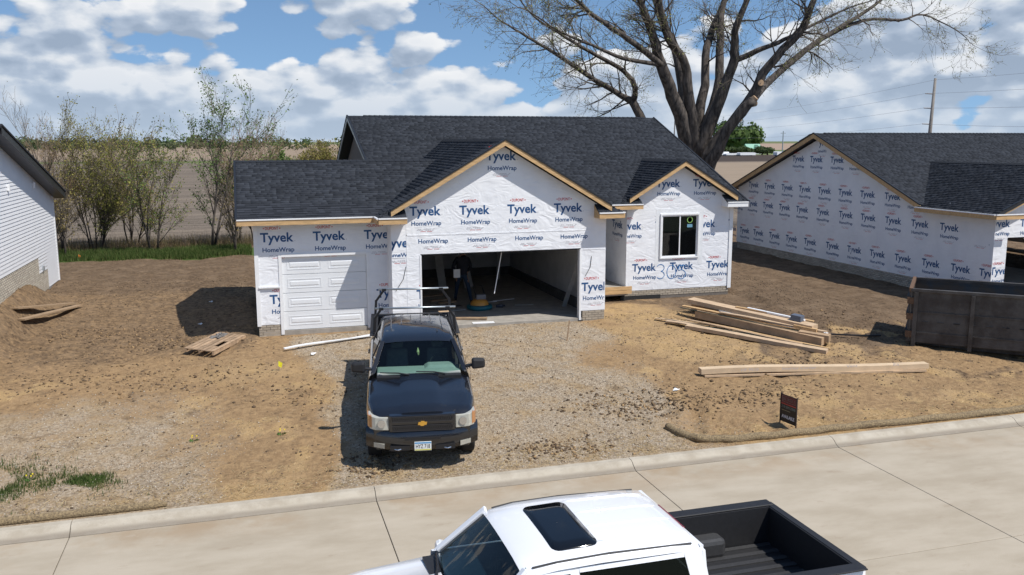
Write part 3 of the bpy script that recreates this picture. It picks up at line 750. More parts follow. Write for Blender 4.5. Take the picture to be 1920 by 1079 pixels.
# sectional garage door, each section with its two raised panels
gd = MB(); gd.box(-3.84, -1.4, y0+.10, y0+.13, 0, 2.13); door = gd.build('garage_door', M_door, house)
for k in range(4):
    z0 = .012+k*.531
    s = MB(); s.box(-3.80, -1.44, y0+.06, y0+.099, z0, z0+.519); sec = s.build('door_section', M_door, door, bevel=.006)
    for (a, c) in ((-3.66, -2.72), (-2.52, -1.58)):
        f = MB(); zc0, zc1 = z0+.13, z0+.40
        f.box(a, c, y0+.0535, y0+.0595, zc0, zc0+.022); f.box(a, c, y0+.0535, y0+.0595, zc1-.022, zc1); f.box(a, a+.022, y0+.0535, y0+.0595, zc0+.022, zc1-.022); f.box(c-.022, c, y0+.0535, y0+.0595, zc0+.022, zc1-.022)
        f.hexa([(a+.06, y0+.0592, zc0+.06), (c-.06, y0+.0592, zc0+.06), (c-.06, y0+.0592, zc1-.06), (a+.06, y0+.0592, zc1-.06), (a+.09, y0+.0505, zc0+.085), (c-.09, y0+.0505, zc0+.085), (c-.09, y0+.0505, zc1-.085), (a+.09, y0+.0505, zc1-.085)])
        f.build('raised_panel', M_door, sec)
b = MB(); b.box(-3.89, -3.80, y0-.02, y0+.06, -.10, 2.16); b.box(-1.44, -1.35, y0-.02, y0+.06, -.05, 2.16); b.box(-3.80, -1.44, y0-.02, y0+.06, 2.11, 2.19); b.build('door_trim', M_white, door)
# --- roofs
def R3(x, y, z): return Vector((x, y, z))
cosG = 1/math.sqrt(1+MG*MG); cosM = 1/math.sqrt(1+MM*MM)
yback = 7.9
# double gable
tl = [R3(-1.22, -.4, ZE), R3(-.9, -.08, ZE+.32*MG), R3(-.9, -.3, ZE+.32*MG), R3(2.43, -.3, 5.35), R3(2.43, yback, 5.35), R3(-1.22, yback, ZE)]
tr = [R3(6.08, -.4, ZE), R3(5.76, -.08, ZE+.32*MG), R3(5.76, -.3, ZE+.32*MG), R3(2.43, -.3, 5.35), R3(2.43, yback, 5.35), R3(6.08, yback, ZE)]
b = MB(); b.prism([q-R3(0, 0, .12) for q in tl], (0, 0, .116)); b.prism([q-R3(0, 0, .12) for q in tr], (0, 0, .116))
for sx in (0, 1):
    xa, xi, xh = (-1.22, -.43, -.82) if sx == 0 else (6.08, 5.29, 5.68)
    b.prism([R3(xa, -.4, ZE-.12), R3(xi, -.4, ZE-.12), R3(xi, -.003, ZE+.4*MG-.12), R3(xh, -.003, ZE+.4*MG-.12)], (0, 0, .116))
roof_g = b.build('gable_roof', M_drip, house)
sl = math.hypot(3.65, 3.65*MG)
def us(lst, x0, sg): return [(q.y+.4, abs(q.x-x0)/cosG) for q in lst]
roof_plane(house, roof_g, (-1.22, -.4, ZE), (0, 1, 0), (cosG, 0, MG*cosG), us(tl, -1.22, 1), store=shing)
roof_plane(house, roof_g, (6.08, -.4, ZE), (0, 1, 0), (-cosG, 0, MG*cosG), us(tr, 6.08, -1), store=shing)
for (xa, xi, xh) in ((-1.22, -.43, -.82), (6.08, 5.29, 5.68)):
    roof_plane(house, roof_g, (min(xa, xi), -.4, ZE), (1, 0, 0), (0, cosG, MG*cosG), [(xa-min(xa, xi), 0), (xi-min(xa, xi), 0), (xi-min(xa, xi), .397/cosG), (xh-min(xa, xi), .397/cosG)], store=shing)
rake(roof_g, (-.86, -.3, ZE+.36*MG), (2.43, -.3, 5.35), (0, -1, 0)); rake(roof_g, (5.72, -.3, ZE+.36*MG), (2.43, -.3, 5.35), (0, -1, 0))
ridge_caps(roof_g, (2.43, -.32, 5.355), (2.43, yback, 5.355), (1, 0, 0), MG)
fascia(roof_g, (-1.22, -.4, ZE), (-.43, -.4, ZE), (0, -1, 0)); fascia(roof_g, (5.29, -.4, ZE), (6.08, -.4, ZE), (0, -1, 0))
fascia(roof_g, (-1.22, -.4, ZE), (-1.22, .32, ZE), (-1, 0, 0)); fascia(roof_g, (6.08, -.4, ZE), (6.08, 3.4, ZE), (1, 0, 0))
b = MB(); b.box(5.29, 5.33, -.398, -.003, ZE-.16, ZE-.125); b.prism([(5.288, -.4, ZE-.165), (5.288, -.003, ZE-.165), (5.288, -.003, ZE+.4*MG-.03), (5.288, -.4, ZE-.03)], (.02, 0, 0))
b.box(-1.20, -.43, -.39, -.003, ZE-.165, ZE-.13); b.box(5.31, 6.06, -.39, -.003, ZE-.165, ZE-.13); b.build('return_box', M_wood, roof_g)
# single bay roof
b = MB()
sf = [R3(-4.93, .32, ZE), R3(2.0, .32, ZE), R3(2.0, 4.05, 4.70), R3(-4.93, 4.05, 4.70)]
sbk = [R3(-4.93, 4.05, 4.70), R3(2.0, 4.05, 4.70), R3(2.0, 7.8, ZE), R3(-4.93, 7.8, ZE)]
# in front of the return wall the plane stops at the valley
sfp = [R3(-4.93, .32, ZE), R3(-1.22, .32, ZE), R3(-.5, 1.36, ZE+1.04*MM), R3(1.55, 4.05, 4.70), R3(-4.93, 4.05, 4.70)]
b.prism([q-R3(0, 0, .12) for q in sfp], (0, 0, .116)); b.prism([q-R3(0, 0, .12) for q in sbk], (0, 0, .116)); roof_s = b.build('single_bay_roof', M_drip, house)
MS = (4.70-ZE)/3.73; cosS = 1/math.sqrt(1+MS*MS)
roof_plane(house, roof_s, (-4.93, .32, ZE), (1, 0, 0), (0, cosS, MS*cosS), [(q.x+4.93, (q.y-.32)/cosS) for q in sfp], store=shing)
roof_plane(house, roof_s, (-4.93, 7.8, ZE), (1, 0, 0), (0, -cosS, MS*cosS), [(0, 0), (6.9, 0), (6.9, 3.74/cosS), (0, 3.74/cosS)], store=shing)
ridge_caps(roof_s, (-4.93, 4.05, 4.705), (1.6, 4.05, 4.705), (0, 1, 0), MS)
fascia(roof_s, (-4.95, .32, ZE), (-1.22, .32, ZE), (0, -1, 0)); rake(roof_s, (-4.93, .32, ZE), (-4.93, 4.05, 4.70), (-1, 0, 0)); rake(roof_s, (-4.93, 7.8, ZE), (-4.93, 4.05, 4.70), (-1, 0, 0))
# main roof
RY, RZ, EY = 10.15, 6.27, 2.55
yv_ = EY+(4.64-ZE)/MM
mf = [R3(-.50, EY, ZE), R3(7.27, EY, ZE), R3(9.67, yv_, 4.64), R3(12.07, EY, ZE), R3(12.0, RY, RZ), R3(-.79, RY, RZ)]
mb_ = [R3(-.79, RY, RZ), R3(12.0, RY, RZ), R3(12.0, 17.75, ZE), R3(-.79, 17.75, ZE)]
b = MB(); b.prism([q-R3(0, 0, .12) for q in mf], (0, 0, .116)); b.prism([q-R3(0, 0, .12) for q in mb_], (0, 0, .116)); roof_m = b.build('main_roof', M_drip, house)
roof_plane(house, roof_m, (0, EY, ZE), (1, 0, 0), (0, cosM, MM*cosM), [(q.x, (q.y-EY)/cosM) for q in mf], store=shing)
roof_plane(house, roof_m, (0, 17.75, ZE), (1, 0, 0), (0, -cosM, MM*cosM), [(-.79, 0), (12, 0), (12, 7.6/cosM), (-.79, 7.6/cosM)], expo=.6, tabs=(1, 2), store=shing)
ridge_caps(roof_m, (-.2, RY, RZ+.005), (11.6, RY, RZ+.005), (0, 1, 0), MM)
rake(roof_m, (-.50, EY, ZE), (-.79, RY, RZ), (-1, 0, 0), m=M_steelg); rake(roof_m, (-.79, 17.75, ZE), (-.79, RY, RZ), (-1, 0, 0), m=M_steelg); rake(roof_m, (12.07, EY, ZE), (12.0, RY, RZ), (1, 0, 0))
fascia(roof_m, (6.1, EY, ZE), (7.27, EY, ZE), (0, -1, 0))
# bump gable
yr, yrb = 2.65, 6.15
for_l = [R3(7.27, 2.55, ZE), R3(7.59, 2.87, ZE+.32*MG), R3(7.59, yr, ZE+.32*MG), R3(9.67, yr, 4.64), R3(9.67, yrb, 4.64), R3(7.27, yrb, ZE)]
for_r = [R3(12.07, 2.55, ZE), R3(11.75, 2.87, ZE+.32*MG), R3(11.75, yr, ZE+.32*MG), R3(9.67, yr, 4.64), R3(9.67, yrb, 4.64), R3(12.07, yrb, ZE)]
MBp = (4.64-ZE)/2.4; cosB = 1/math.sqrt(1+MBp*MBp)
b = MB(); b.prism([q-R3(0, 0, .12) for q in for_l], (0, 0, .116)); b.prism([q-R3(0, 0, .12) for q in for_r], (0, 0, .116))
for (xa, xi, xh) in ((7.27, 8.08, 7.67), (12.07, 11.27, 11.67)):
    b.prism([R3(xa, 2.55, ZE-.12), R3(xi, 2.55, ZE-.12), R3(xi, yb-.003, ZE+.4*MG-.12), R3(xh, yb-.003, ZE+.4*MG-.12)], (0, 0, .116))
roof_b = b.build('front_room_roof', M_drip, house)
roof_plane(house, roof_b, (7.27, 2.55, ZE), (0, 1, 0), (cosB, 0, MBp*cosB), [(q.y-2.55, abs(q.x-7.27)/cosB) for q in for_l], store=shing)
roof_plane(house, roof_b, (12.07, 2.55, ZE), (0, 1, 0), (-cosB, 0, MBp*cosB), [(q.y-2.55, abs(q.x-12.07)/cosB) for q in for_r], store=shing)
for (xa, xi, xh) in ((7.27, 8.08, 7.67), (12.07, 11.27, 11.67)):
    m0 = min(xa, xi); roof_plane(house, roof_b, (m0, 2.55, ZE), (1, 0, 0), (0, cosB, MBp*cosB), [(xa-m0, 0), (xi-m0, 0), (xi-m0, .397/cosB), (xh-m0, .397/cosB)], store=shing)
rake(roof_b, (7.63, yr, ZE+.36*MBp), (9.67, yr, 4.64), (0, -1, 0)); rake(roof_b, (11.71, yr, ZE+.36*MBp), (9.67, yr, 4.64), (0, -1, 0))
ridge_caps(roof_b, (9.67, yr-.02, 4.645), (9.67, yrb, 4.645), (1, 0, 0), MBp)
fascia(roof_b, (7.27, 2.55, ZE), (8.08, 2.55, ZE), (0, -1, 0)); fascia(roof_b, (11.27, 2.55, ZE), (12.07, 2.55, ZE), (0, -1, 0), m=M_white); fascia(roof_b, (12.07, 2.55, ZE), (12.07, 6, ZE), (1, 0, 0), m=M_white)
b = MB(); b.prism([(11.268, 2.55, ZE-.165), (11.268, yb-.003, ZE-.165), (11.268, yb-.003, ZE+.4*MG-.03), (11.268, 2.55, ZE-.03)], (.02, 0, 0)); b.box(11.29, 12.05, 2.56, yb-.003, ZE-.165, ZE-.13); b.build('return_box', M_white, roof_b)
finish_roofs(shing, 300)

# ------------------------------------------------------------------ neighbour on the right
nb_h = thing('neighbouring_house', 'white-wrapped house with long printed side wall behind the dumpster', 'house', (19.46, -.87, 0))
XN = 19.46; AY, AZ, NE = 8.9, 5.62, 2.95; MN = .39
b = MB()
b.prism([(XN, -.87, .18), (XN, 15.5, .18), (XN, 15.5, NE), (XN, AY, AZ-.2), (XN, 2.6, NE-.02), (XN, -.87, NE-.1)], (.14, 0, 0))
nw = b.build('side_wall', M_wrap, nb_h)
sc_ = lambda y: -24.59+(y+24.59)*1.1225
zs_ = lambda z: 5.311+(z-5.311)*1.1225
UN = (0, -1, 0)
for row, z in (((6.65, 5.46, 4.18, 3.07), 4.50), ((9.87, 8.62, 7.33, 6.11, 4.84, 3.59, 2.34, 1.04, -.09), 3.16), ((11.1, 9.9, 8.67, 7.45, 6.22, 4.87, 3.48, 2.23, .93, -.35, -1.65, -2.94), 2.23), ((11.55, 10.46, 9.33, 8.09, 6.85, 5.58, 4.16, 2.88, 1.62, .33, -.97, -2.25, -3.4), .83)):
    for yv in row:
        Y = sc_(yv); z_ = z-.12
        top = (AZ-.2-MN*abs(Y-AY)) - z_
        cl = (-.6, min(.6, Y+.87-.003), -.6, max(-.59, min(.6, top-.02)))
        put_logo(nw, (XN-.004, Y, z_), UN, cl)
put_logo(nw, (XN-.004, 8.75, 5.08), UN, (-.3, .3, -.6, .2))
for (ya, yb_, za, zb_) in ((-.8, 15.4, 2.62, 2.645), (4.9, 4.93, .2, 3.6), (9.9, 9.93, 2.7, 4.9), (1.2, 1.23, 2.6, 3.1), (6.4, 6.43, .2, 2.6)):
    s = MB(); s.box(XN-.007, XN-.0005, ya, yb_, za, zb_); s.build('wrap_seam', M_wrap, nw)
b = MB()
b.prism([(XN+.142, -.87, .18), (20.02, -.87, .18), (20.02, -.87, 2.05), (XN+.142, -.87, 2.05)], (0, .14, 0)); b.prism([(XN+.142, -.87, 2.05), (26, -.87, 2.05), (26, -.87, 2.9), (22.73, -.87, 4.2), (XN+.142, -.87, 2.9)], (0, .14, 0)); b.prism([(24.9, -.87, .18), (26, -.87, .18), (26, -.87, 2.05), (24.9, -.87, 2.05)], (0, .14, 0))
nf_ = b.build('front_wall', M_wrap, nb_h)
put_logo(nf_, (19.62, -.874, 2.42), U, (-.13, .6, -.6, .6)); put_logo(nf_, (20.95, -.874, 2.42), U); put_logo(nf_, (19.85, -.874, .80), U, (-.36, .165, -.6, .6))
b = MB(); b.box(26, 26.14, -.87, 2.6, .18, 2.95); b.box(XN+.14, 33, 15.36, 15.5, .18, 2.95); b.box(26.14, 33, 2.46, 2.6, .18, 2.95); b.box(33, 33.14, 2.46, 15.5, .18, 2.95); b.box(XN+.14, 26, 5, 5.1, 0, 2.9); b.build('back_wall', M_wrap, nb_h)
b = MB(); b.box(XN+.15, 25.9, -.85, 5, -.1, .06); b.build('garage_floor', M_conc, nb_h)
b = MB(); b.box(XN+.02, XN+.3, -.85, 15.4, -.6, .178); b.box(XN+.3, 20.0, -.85, -.6, -.5, .178); nfd = b.build('foundation', M_mortar, nb_h)
bricks(nfd, (XN+.02, -.85), (XN+.02, 15.4), -.42, .178, (-1, 0), joined=True)
shn = []
XR = 19.1
b = MB(); nm = [R3(XR, 2.24, NE+.02), R3(33.4, 2.24, NE+.02), R3(33.4, AY, AZ), R3(XR, AY, AZ)]; nk = [R3(XR, AY, AZ), R3(33.4, AY, AZ), R3(33.4, 15.84, NE), R3(XR, 15.84, NE)]
b.prism([q-R3(0, 0, .12) for q in nm], (0, 0, .116)); b.prism([q-R3(0, 0, .12) for q in nk], (0, 0, .116)); nroof = b.build('main_roof', M_drip, nb_h)
mn = (AZ-NE-.02)/(AY-2.24); cn = 1/math.sqrt(1+mn*mn)
roof_plane(nb_h, nroof, (XR, 2.24, NE+.02), (1, 0, 0), (0, cn, mn*cn), [(0, 0), (14.3, 0), (14.3, (AY-2.24)/cn), (0, (AY-2.24)/cn)], store=shn)
roof_plane(nb_h, nroof, (XR, 15.84, NE), (1, 0, 0), (0, -cn, mn*cn), [(0, 0), (14.3, 0), (14.3, (AY-2.24)/cn), (0, (AY-2.24)/cn)], expo=.7, tabs=(1, 2), store=shn)
rake(nroof, (XR, 2.24, NE+.02), (XR, AY, AZ), (-1, 0, 0), hgt=.18); rake(nroof, (XR, 15.84, NE), (XR, AY, AZ), (-1, 0, 0), hgt=.18); ridge_caps(nroof, (XR+.5, AY, AZ+.005), (33.4, AY, AZ+.005), (0, 1, 0), mn)
wx, wz, wr = 19.0, 2.88, 4.44
nwl = [R3(wx, -1.3, wz), R3(wx, 2.3, wz), R3(22.73, 6.4, wr), R3(22.73, -1.2, wr)]; nwr = [R3(26.46, -1.3, wz), R3(26.46, 6.2, wz), R3(22.73, 6.2, wr), R3(22.73, -1.2, wr)]
mw = (wr-wz)/3.73; cw = 1/math.sqrt(1+mw*mw)
b = MB(); b.prism([q-R3(0, 0, .12) for q in nwl], (0, 0, .116)); b.prism([q-R3(0, 0, .12) for q in nwr], (0, 0, .116)); nwing = b.build('wing_roof', M_drip, nb_h)
roof_plane(nb_h, nwing, (wx, -1.3, wz), (0, 1, 0), (cw, 0, mw*cw), [(0, 0), (3.6, 0), (7.5, 3.73/cw), (0, 3.73/cw)], store=shn)
roof_plane(nb_h, nwing, (26.46, -1.3, wz), (0, 1, 0), (-cw, 0, mw*cw), [(0, 0), (7.5, 0), (7.5, 3.73/cw), (0, 3.73/cw)], expo=.5, tabs=(.6, 1), store=shn)
fascia(nwing, (wx, -1.3, wz), (wx, 2.4, wz), (-1, 0, 0)); fascia(nwing, (wx, -1.3, wz), (20.2, -1.3, wz), (0, -1, 0)); rake(nwing, (19.3, -1.22, wz+.12), (22.73, -1.22, wr), (0, -1, 0)); rake(nwing, (26.4, -1.22, wz), (22.73, -1.22, wr), (0, -1, 0)); ridge_caps(nwing, (22.73, -1.2, wr+.005), (22.73, 6.0, wr+.005), (1, 0, 0), mw)
finish_roofs(shn, 0)

# ------------------------------------------------------------------ neighbour on the left, finished in white lap siding
lh = thing('sided_house', 'finished house in white lap siding with black rake, cut by the left edge', 'house', (-11.75, 12.7, 0))
XL = -11.75; M_sid = mat('white_vinyl_siding', (.80, .81, .83), .45, .04, 2)
def sid_edge(z):    # siding begins below the rake and above the stepped foundation
    ylo = -3.4
    if z < .12: ylo = 10.9
    elif z < .70: ylo = 9.62
    elif z < 1.36: ylo = 9.5
    if z < .12: ylo = 10.9
    yhi = 12.72
    if z > 3.55: yhi = min(12.72, 12.72-(z-3.55)/.283)
    return ylo, yhi
def steps(z):
    if z < .14: return 10.87
    if z < .70: return 10.87 if z < .14 else 9.58+.0
    return 9.5 if z < 1.34 else -3.4
z = .06; zk = 0
while z < 5.9:
    ylo = 10.87 if z < .12 else (9.58 if z < .7 else (9.5 if z < 1.3 else -3.4)); ylo = 10.87 if z < .66 and z >= .12 else ylo
    yhi = 12.72 if z < 3.5 else 12.72-(z-3.5)/.283
    if yhi-ylo > .1:
        s = MB(); s.prism([(XL, ylo, z), (XL+.022, ylo, z), (XL+.004, ylo, z+.118), (XL, ylo, z+.118)], (0, yhi-ylo, 0)); s.build('siding_board', M_sid, lh)
    z += .114; zk += 1
b = MB(); b.prism([(XL-.15, 12.7, -.4), (XL-.15, -3.4, -.4), (XL-.15, -3.4, 3.4), (XL-.15, 4.4, 5.6), (XL-.15, 12.7, 3.45)], (.148, 0, 0)); b.build('wall_core', mat('wall_core_grey', (.3, .29, .27), .9), lh)
b = MB(); b.box(XL-9, XL-.15, 12.5, 12.7, -.4, 3.4); b.box(XL-9, XL-.15, -3.4, -3.2, -.4, 3.4); b.box(XL-9.1, XL-9, -3.4, 12.7, -.4, 3.4); b.build('wall', M_sid, lh)
b = MB(); b.box(XL, XL+.035, 12.66, 12.77, .03, 3.5); b.build('corner_board', M_white, lh)
b = MB(); b.box(XL-.14, XL-.004, -3.3, 10.8, -.5, 1.30); fl = b.build('foundation', M_mortar, lh)
bricks(fl, (XL-.004, 2.5), (XL-.004, 10.85), .0, 1.31, (1, 0), joined=True)
for yv, zv in ((6.19, 3.95), (9.63, 3.87)):
    s = MB(); s.box(XL+.015, XL+.09, yv-.05, yv+.05, zv-.15, zv+.05); s.build('wall_vent', M_white, lh, bevel=.01)
s = MB(); s.box(XL+.015, XL+.07, 9.95, 10.1, .78, .93); s.build('hose_tap', M_steelg, lh)
rk = [R3(XL+.42, 12.95, 3.40), R3(XL+.42, 4.4, 5.75)]
b = MB(); b.prism([(XL+.42, 13.0, 3.38), (XL+.42, 4.4, 5.74), (XL+.42, 4.4, 5.52), (XL+.42, 13.0, 3.16)], (-.04, 0, 0)); b.prism([(XL+.38, 13.0, 3.19), (XL+.38, 4.4, 5.55), (XL+.38, 4.4, 5.52), (XL+.38, 13.0, 3.16)], (-.36, 0, 0)); b.build('rake_board', mat('black_fascia', (.022, .023, .026), .4, .2, 6), lh)
b = MB(); b.prism([(XL+.45, 13.05, 3.38), (XL+.45, 4.4, 5.76), (XL+.45, 4.4, 5.82), (XL+.45, 13.05, 3.44)], (-9.8, 0, 0)); b.prism([(XL+.45, -4.2, 3.4), (XL+.45, 4.4, 5.76), (XL+.45, 4.4, 5.82), (XL+.45, -4.2, 3.46)], (-9.8, 0, 0)); b.build('roof', M_shina if False else mat('dark_roofing', (.04, .044, .052), .95, .5, 60, spec=.15), lh)

# ------------------------------------------------------------------ pickup trucks
M_lens = mat('headlamp_lens', (.46, .45, .39), .15, .15, 20, coat=1)
M_amber = mat('amber_lens', (.42, .19, .07), .2, coat=1)
M_redl = mat('red_lens', (.22, .008, .015), .2, coat=1)
M_dash = mat('dashboard_vinyl', (.34, .36, .34), .7, .1, 8)
M_seat = mat('seat_cloth', (.13, .13, .135), .9, .2, 12)
M_shield = glass_mat('windscreen_glass', (.62, .80, .76), 1.0, .01)
M_sideg = glass_mat('side_glass', (.20, .23, .23), 1.0, .01, .25)
M_mirr = mat('mirror_face', (.25, .36, .5), .05, metal=1)
def lerp_tab(tab, y):
    for (a, va), (b_, vb) in zip(tab[:-1], tab[1:]):
        if y <= b_: return va+(vb-va)*max(0, (y-a)/(b_-a))
    return tab[-1][1]
def pickup(name, label, cat, loc, rot, paint, kind, group=None):
    T = thing(name, label, cat, loc, group, rot, world=False)
    WS = [(.10, .88), (.3, .97), (.7, 1.03), (5.5, 1.03), (5.85, 1.0)]
    ZT = [(.10, 1.10), (.25, 1.17), (.8, 1.245), (1.62, 1.31)]
    R_, zc, yf, yr_ = .47, .42, .98, 4.62
    def zb(y):
        z = .47
        for c in (yf, yr_):
            q = R_*R_-(y-c)**2
            if q > 0: z = max(z, zc+math.sqrt(q))
        return z
    def low(y):
        ws = lerp_tab(WS, y); b0 = zb(y)
        return [(ws-.03, b0), (ws, b0+(1.0-b0)*.35), (ws+.006, b0+(1.0-b0)*.8)]
    st = sorted(set([round(v, 3) for v in list(np.linspace(.10, 1.62, 20))+[yf-R_, yf+R_, yf-R_*.97, yf+R_*.97]]))
    rows = []
    for y in st:
        ws = lerp_tab(WS, y); zt = lerp_tab(ZT, y); zs = zt-.085; fr = sm(y, .10, .5)
        half = low(y)+[(ws-.008, zs-.07), (ws-.035, zs-.015), (ws-.09, zs+.018), (ws-.25, zs+.035), (.40, zt-.028), (.355, zt-.006), (.2, zt-.001), (0, zt)]
        rows.append([(-x, y, z) for x, z in half]+[(x, y, z) for x, z in half[-2::-1]])
    b = MB(); b.grid(rows); b.face(rows[0]); hood = b.build('hood', paint, T, smooth=True)
    md = hood.modifiers.new('split', 'EDGE_SPLIT'); md.split_angle = math.radians(38)
    # cab flanks and bed flanks
    for nm, y0, y1, top in (('cab_side', 1.63, 3.92, [(1.018, 1.16), (.99, 1.27), (.955, 1.30), (.90, 1.305)]), ('bed_side', 3.96, 5.86, [(1.03, 1.15), (1.015, 1.27), (.985, 1.315), (.90, 1.32), (.885, 1.29), (.88, .86)])):
        st = sorted(set([round(v, 3) for v in list(np.linspace(y0, y1, 12))+[v for v in list(np.linspace(yr_-R_, yr_+R_, 13)) if y0 < v < y1]]))
        for sg in (-1, 1):
            b = MB(); b.grid([[(sg*x, y, z) for x, z in low(y)+[(x-(1.03-lerp_tab(WS, y)), z) for x, z in top]] for y in st]); o = b.build(nm, paint, T, smooth=True, recalc=True)
            md = o.modifiers.new('split', 'EDGE_SPLIT'); md.split_angle = math.radians(35)
    for sg in (-1, 1):
        for yd in (1.70, 2.78, 3.80):
            b = MB(); b.box(sg*1.035-.004, sg*1.035+.004, yd, yd+.012, .52, 1.24); b.build('door_gap', M_black, T)
        for yd in (2.60, 3.66):
            b = MB(); b.box(sg*1.05-.015, sg*1.05+.015, yd-.09, yd+.09, 1.08, 1.11); b.build('door_handle', paint, T, bevel=.006)
    b = MB(); b.box(-.9, .9, .3, 5.7, .42, .62); b.build('chassis', M_blackp, T)
    # cab: roof, pillars, glass
    rows = []
    for y, z, hw in ((2.22, 1.845, .70), (2.30, 1.885, .72), (2.6, 1.93, .73), (3.1, 1.945, .73), (3.6, 1.93, .72), (3.80, 1.90, .71), (3.875, 1.84, .70)):
        half = [(hw+.035, z-.12), (hw+.012, z-.065), (hw-.05, z-.03), (hw*.62, z-.008), (hw*.3, z-.001), (0, z)]
        rows.append([(-x, y, zz_) for x, zz_ in half]+[(x, y, zz_) for x, zz_ in half[-2::-1]])
    b = MB(); b.grid(rows); roof_p = b.build('roof_panel', paint, T, smooth=True)
    ZR = lambda y: lerp_tab([(2.22, 1.845), (2.30, 1.885), (2.6, 1.93), (3.1, 1.945), (3.6, 1.93), (3.80, 1.90)], y)
    for x in ((-.54, -.32, -.11, .11, .32, .54) if kind == 'dark' else (-.5, -.17, .17, .5)):
        ya = 2.75 if abs(x) > .5 and kind == 'dark' else 3.15
        b = MB(); rr = [(x, y_, ZR(y_)-.003-(abs(x)/.73)**3*.022) for y_ in np.linspace(ya, 3.76, 8)]
        b.tube(rr, [.004]+[.013]*6+[.006], 8); b.build('roof_rib', paint, roof_p, smooth=True)
    side = lambda sg, y, t_: Vector((sg*(.955-.205*t_), y, 1.30+.50*t_))
    for sg in (-1, 1):
        P4 = lambda ya, ta, yb_, tb, yc, tc_, yd, td: [side(sg, ya, ta), side(sg, yb_, tb), side(sg, yc, tc_), side(sg, yd, td)]
        ext = Vector((-sg*.04, 0, 0))
        b = MB()
        b.prism(P4(1.66, 0, 1.80, 0, 2.36, 1, 2.24, 1), ext); b.prism(P4(2.74, 0, 2.84, 0, 2.84, 1, 2.74, 1), ext); b.prism(P4(3.72, 0, 3.92, 0, 3.86, 1, 3.66, 1), ext)
        b.prism(P4(2.36, .9, 2.74, .9, 2.74, 1, 2.36, 1), ext); b.prism(P4(2.84, .9, 3.66, .9, 3.66, 1, 2.84, 1), ext)
        b.build('pillars', paint if kind == 'light' else M_blackp, T)
        for q in ((1.81, .02, 2.735, .02, 2.735, .89, 2.30, .89), (2.845, .02, 3.715, .02, 3.665, .89, 2.845, .89)):
            b = MB(); b.prism([v+Vector((-sg*.012, 0, 0)) for v in P4(*q)], Vector((-sg*.006, 0, 0))); b.build('side_window', M_sideg, T)
    rows = []
    for t_ in (0, .33, .66, 1):
        hw = .90-.21*t_; rows.append([(hw*k, 1.62+.60*t_+.11*(abs(k)**2)*(1-.4*t_)-.0, 1.315+.53*t_) for k in (-1, -.6, -.2, .2, .6, 1)])
    b = MB(); b.grid(rows); ws_ = b.build('windscreen', M_shield, T, smooth=True, recalc=False)
    for sg in (-1, 1):
        b = MB(); b.beam((sg*.925, 1.70, 1.30), (sg*.715, 2.27, 1.85), .085, .05, upv=(0, -1, .6)); b.build('windscreen_pillar', paint, T, bevel=.012)
    b = MB(); b.face([(-.66, 3.885, 1.36), (.66, 3.885, 1.36), (.60, 3.872, 1.78), (-.60, 3.872, 1.78)]); b.build('rear_window', M_sideg, T)
    b = MB(); b.box(-.9, .9, 3.86, 3.93, .8, 1.35); b.box(-.72, .72, 3.84, 3.88, 1.79, 1.835); [b.prism([(s_*.66, 3.85, 1.35), (s_*.925, 3.85, 1.35), (s_*.755, 3.85, 1.79), (s_*.60, 3.85, 1.79)], (0, .034, 0)) for s_ in (-1, 1)]; b.build('cab_back', paint, T)
    b = MB(); b.box(-.84, .84, 1.50, 1.64, 1.20, 1.285); b.build('cowl_panel', M_blackp, T)
    b = MB(); b.hexa([(-.86, 1.66, 1.0), (.86, 1.66, 1.0), (.86, 2.2, 1.0), (-.86, 2.2, 1.0), (-.84, 1.68, 1.31), (.84, 1.68, 1.31), (.84, 2.12, 1.31), (-.84, 2.12, 1.31)]); b.hexa([(.10, 1.85, 1.3), (.78, 1.85, 1.3), (.78, 2.2, 1.3), (.10, 2.2, 1.3), (.2, 1.92, 1.375), (.68, 1.92, 1.375), (.68, 2.16, 1.375), (.2, 2.16, 1.375)]); b.build('dashboard', M_dash, T, bevel=.03)
    b = MB(); pts = [(.43+.19*math.cos(a), 2.30+.07*math.sin(a), 1.28+.18*math.sin(a)) for a in np.linspace(0, 2*math.pi, 21)]; b.tube(pts, .018, 6, cap=False); b.build('steering_wheel', M_blackp, T, smooth=True)
    for sx in (-.43, .43):
        b = MB(); b.hexa([(sx-.25, 2.62, .85), (sx+.25, 2.62, .85), (sx+.25, 2.82, .85), (sx-.25, 2.82, .85), (sx-.22, 2.72, 1.50), (sx+.22, 2.72, 1.50), (sx+.22, 2.84, 1.50), (sx-.22, 2.84, 1.50)]); b.box(sx-.13, sx+.13, 2.76, 2.85, 1.50, 1.68); b.build('seat', M_seat, T, bevel=.04)
    b = MB(); b.box(-.86, .86, 1.7, 3.85, .62, .8); b.box(-.8, .8, 3.55, 3.75, .8, 1.4); b.build('cabin_floor', M_seat, T)
    for xw in ((-.42, -.05), (.30, .06)):
        b = MB(); b.tube([(xw[0]+xw[1]*0-.36, 1.66, 1.335), (xw[0], 1.60, 1.335), (xw[0]+.22, 1.53, 1.31)], [.012, .016, .02], 5); b.build('wiper', M_black, T)
    for sg in (-1, 1):
        b = MB(); b.beam((sg*.95, 1.83, 1.36), (sg*1.12, 1.80, 1.40), .09, .06); b.build('mirror_arm', M_blackp, T, bevel=.015)
        b = MB(); b.hexa([(sg*1.07, 1.69, 1.31), (sg*1.35, 1.72, 1.33), (sg*1.35, 1.84, 1.33), (sg*1.07, 1.84, 1.31), (sg*1.07, 1.70, 1.57), (sg*1.34, 1.73, 1.55), (sg*1.34, 1.84, 1.55), (sg*1.07, 1.84, 1.57)]); mo = b.build('side_mirror', M_blackp if kind == 'dark' else paint, T, bevel=.05)
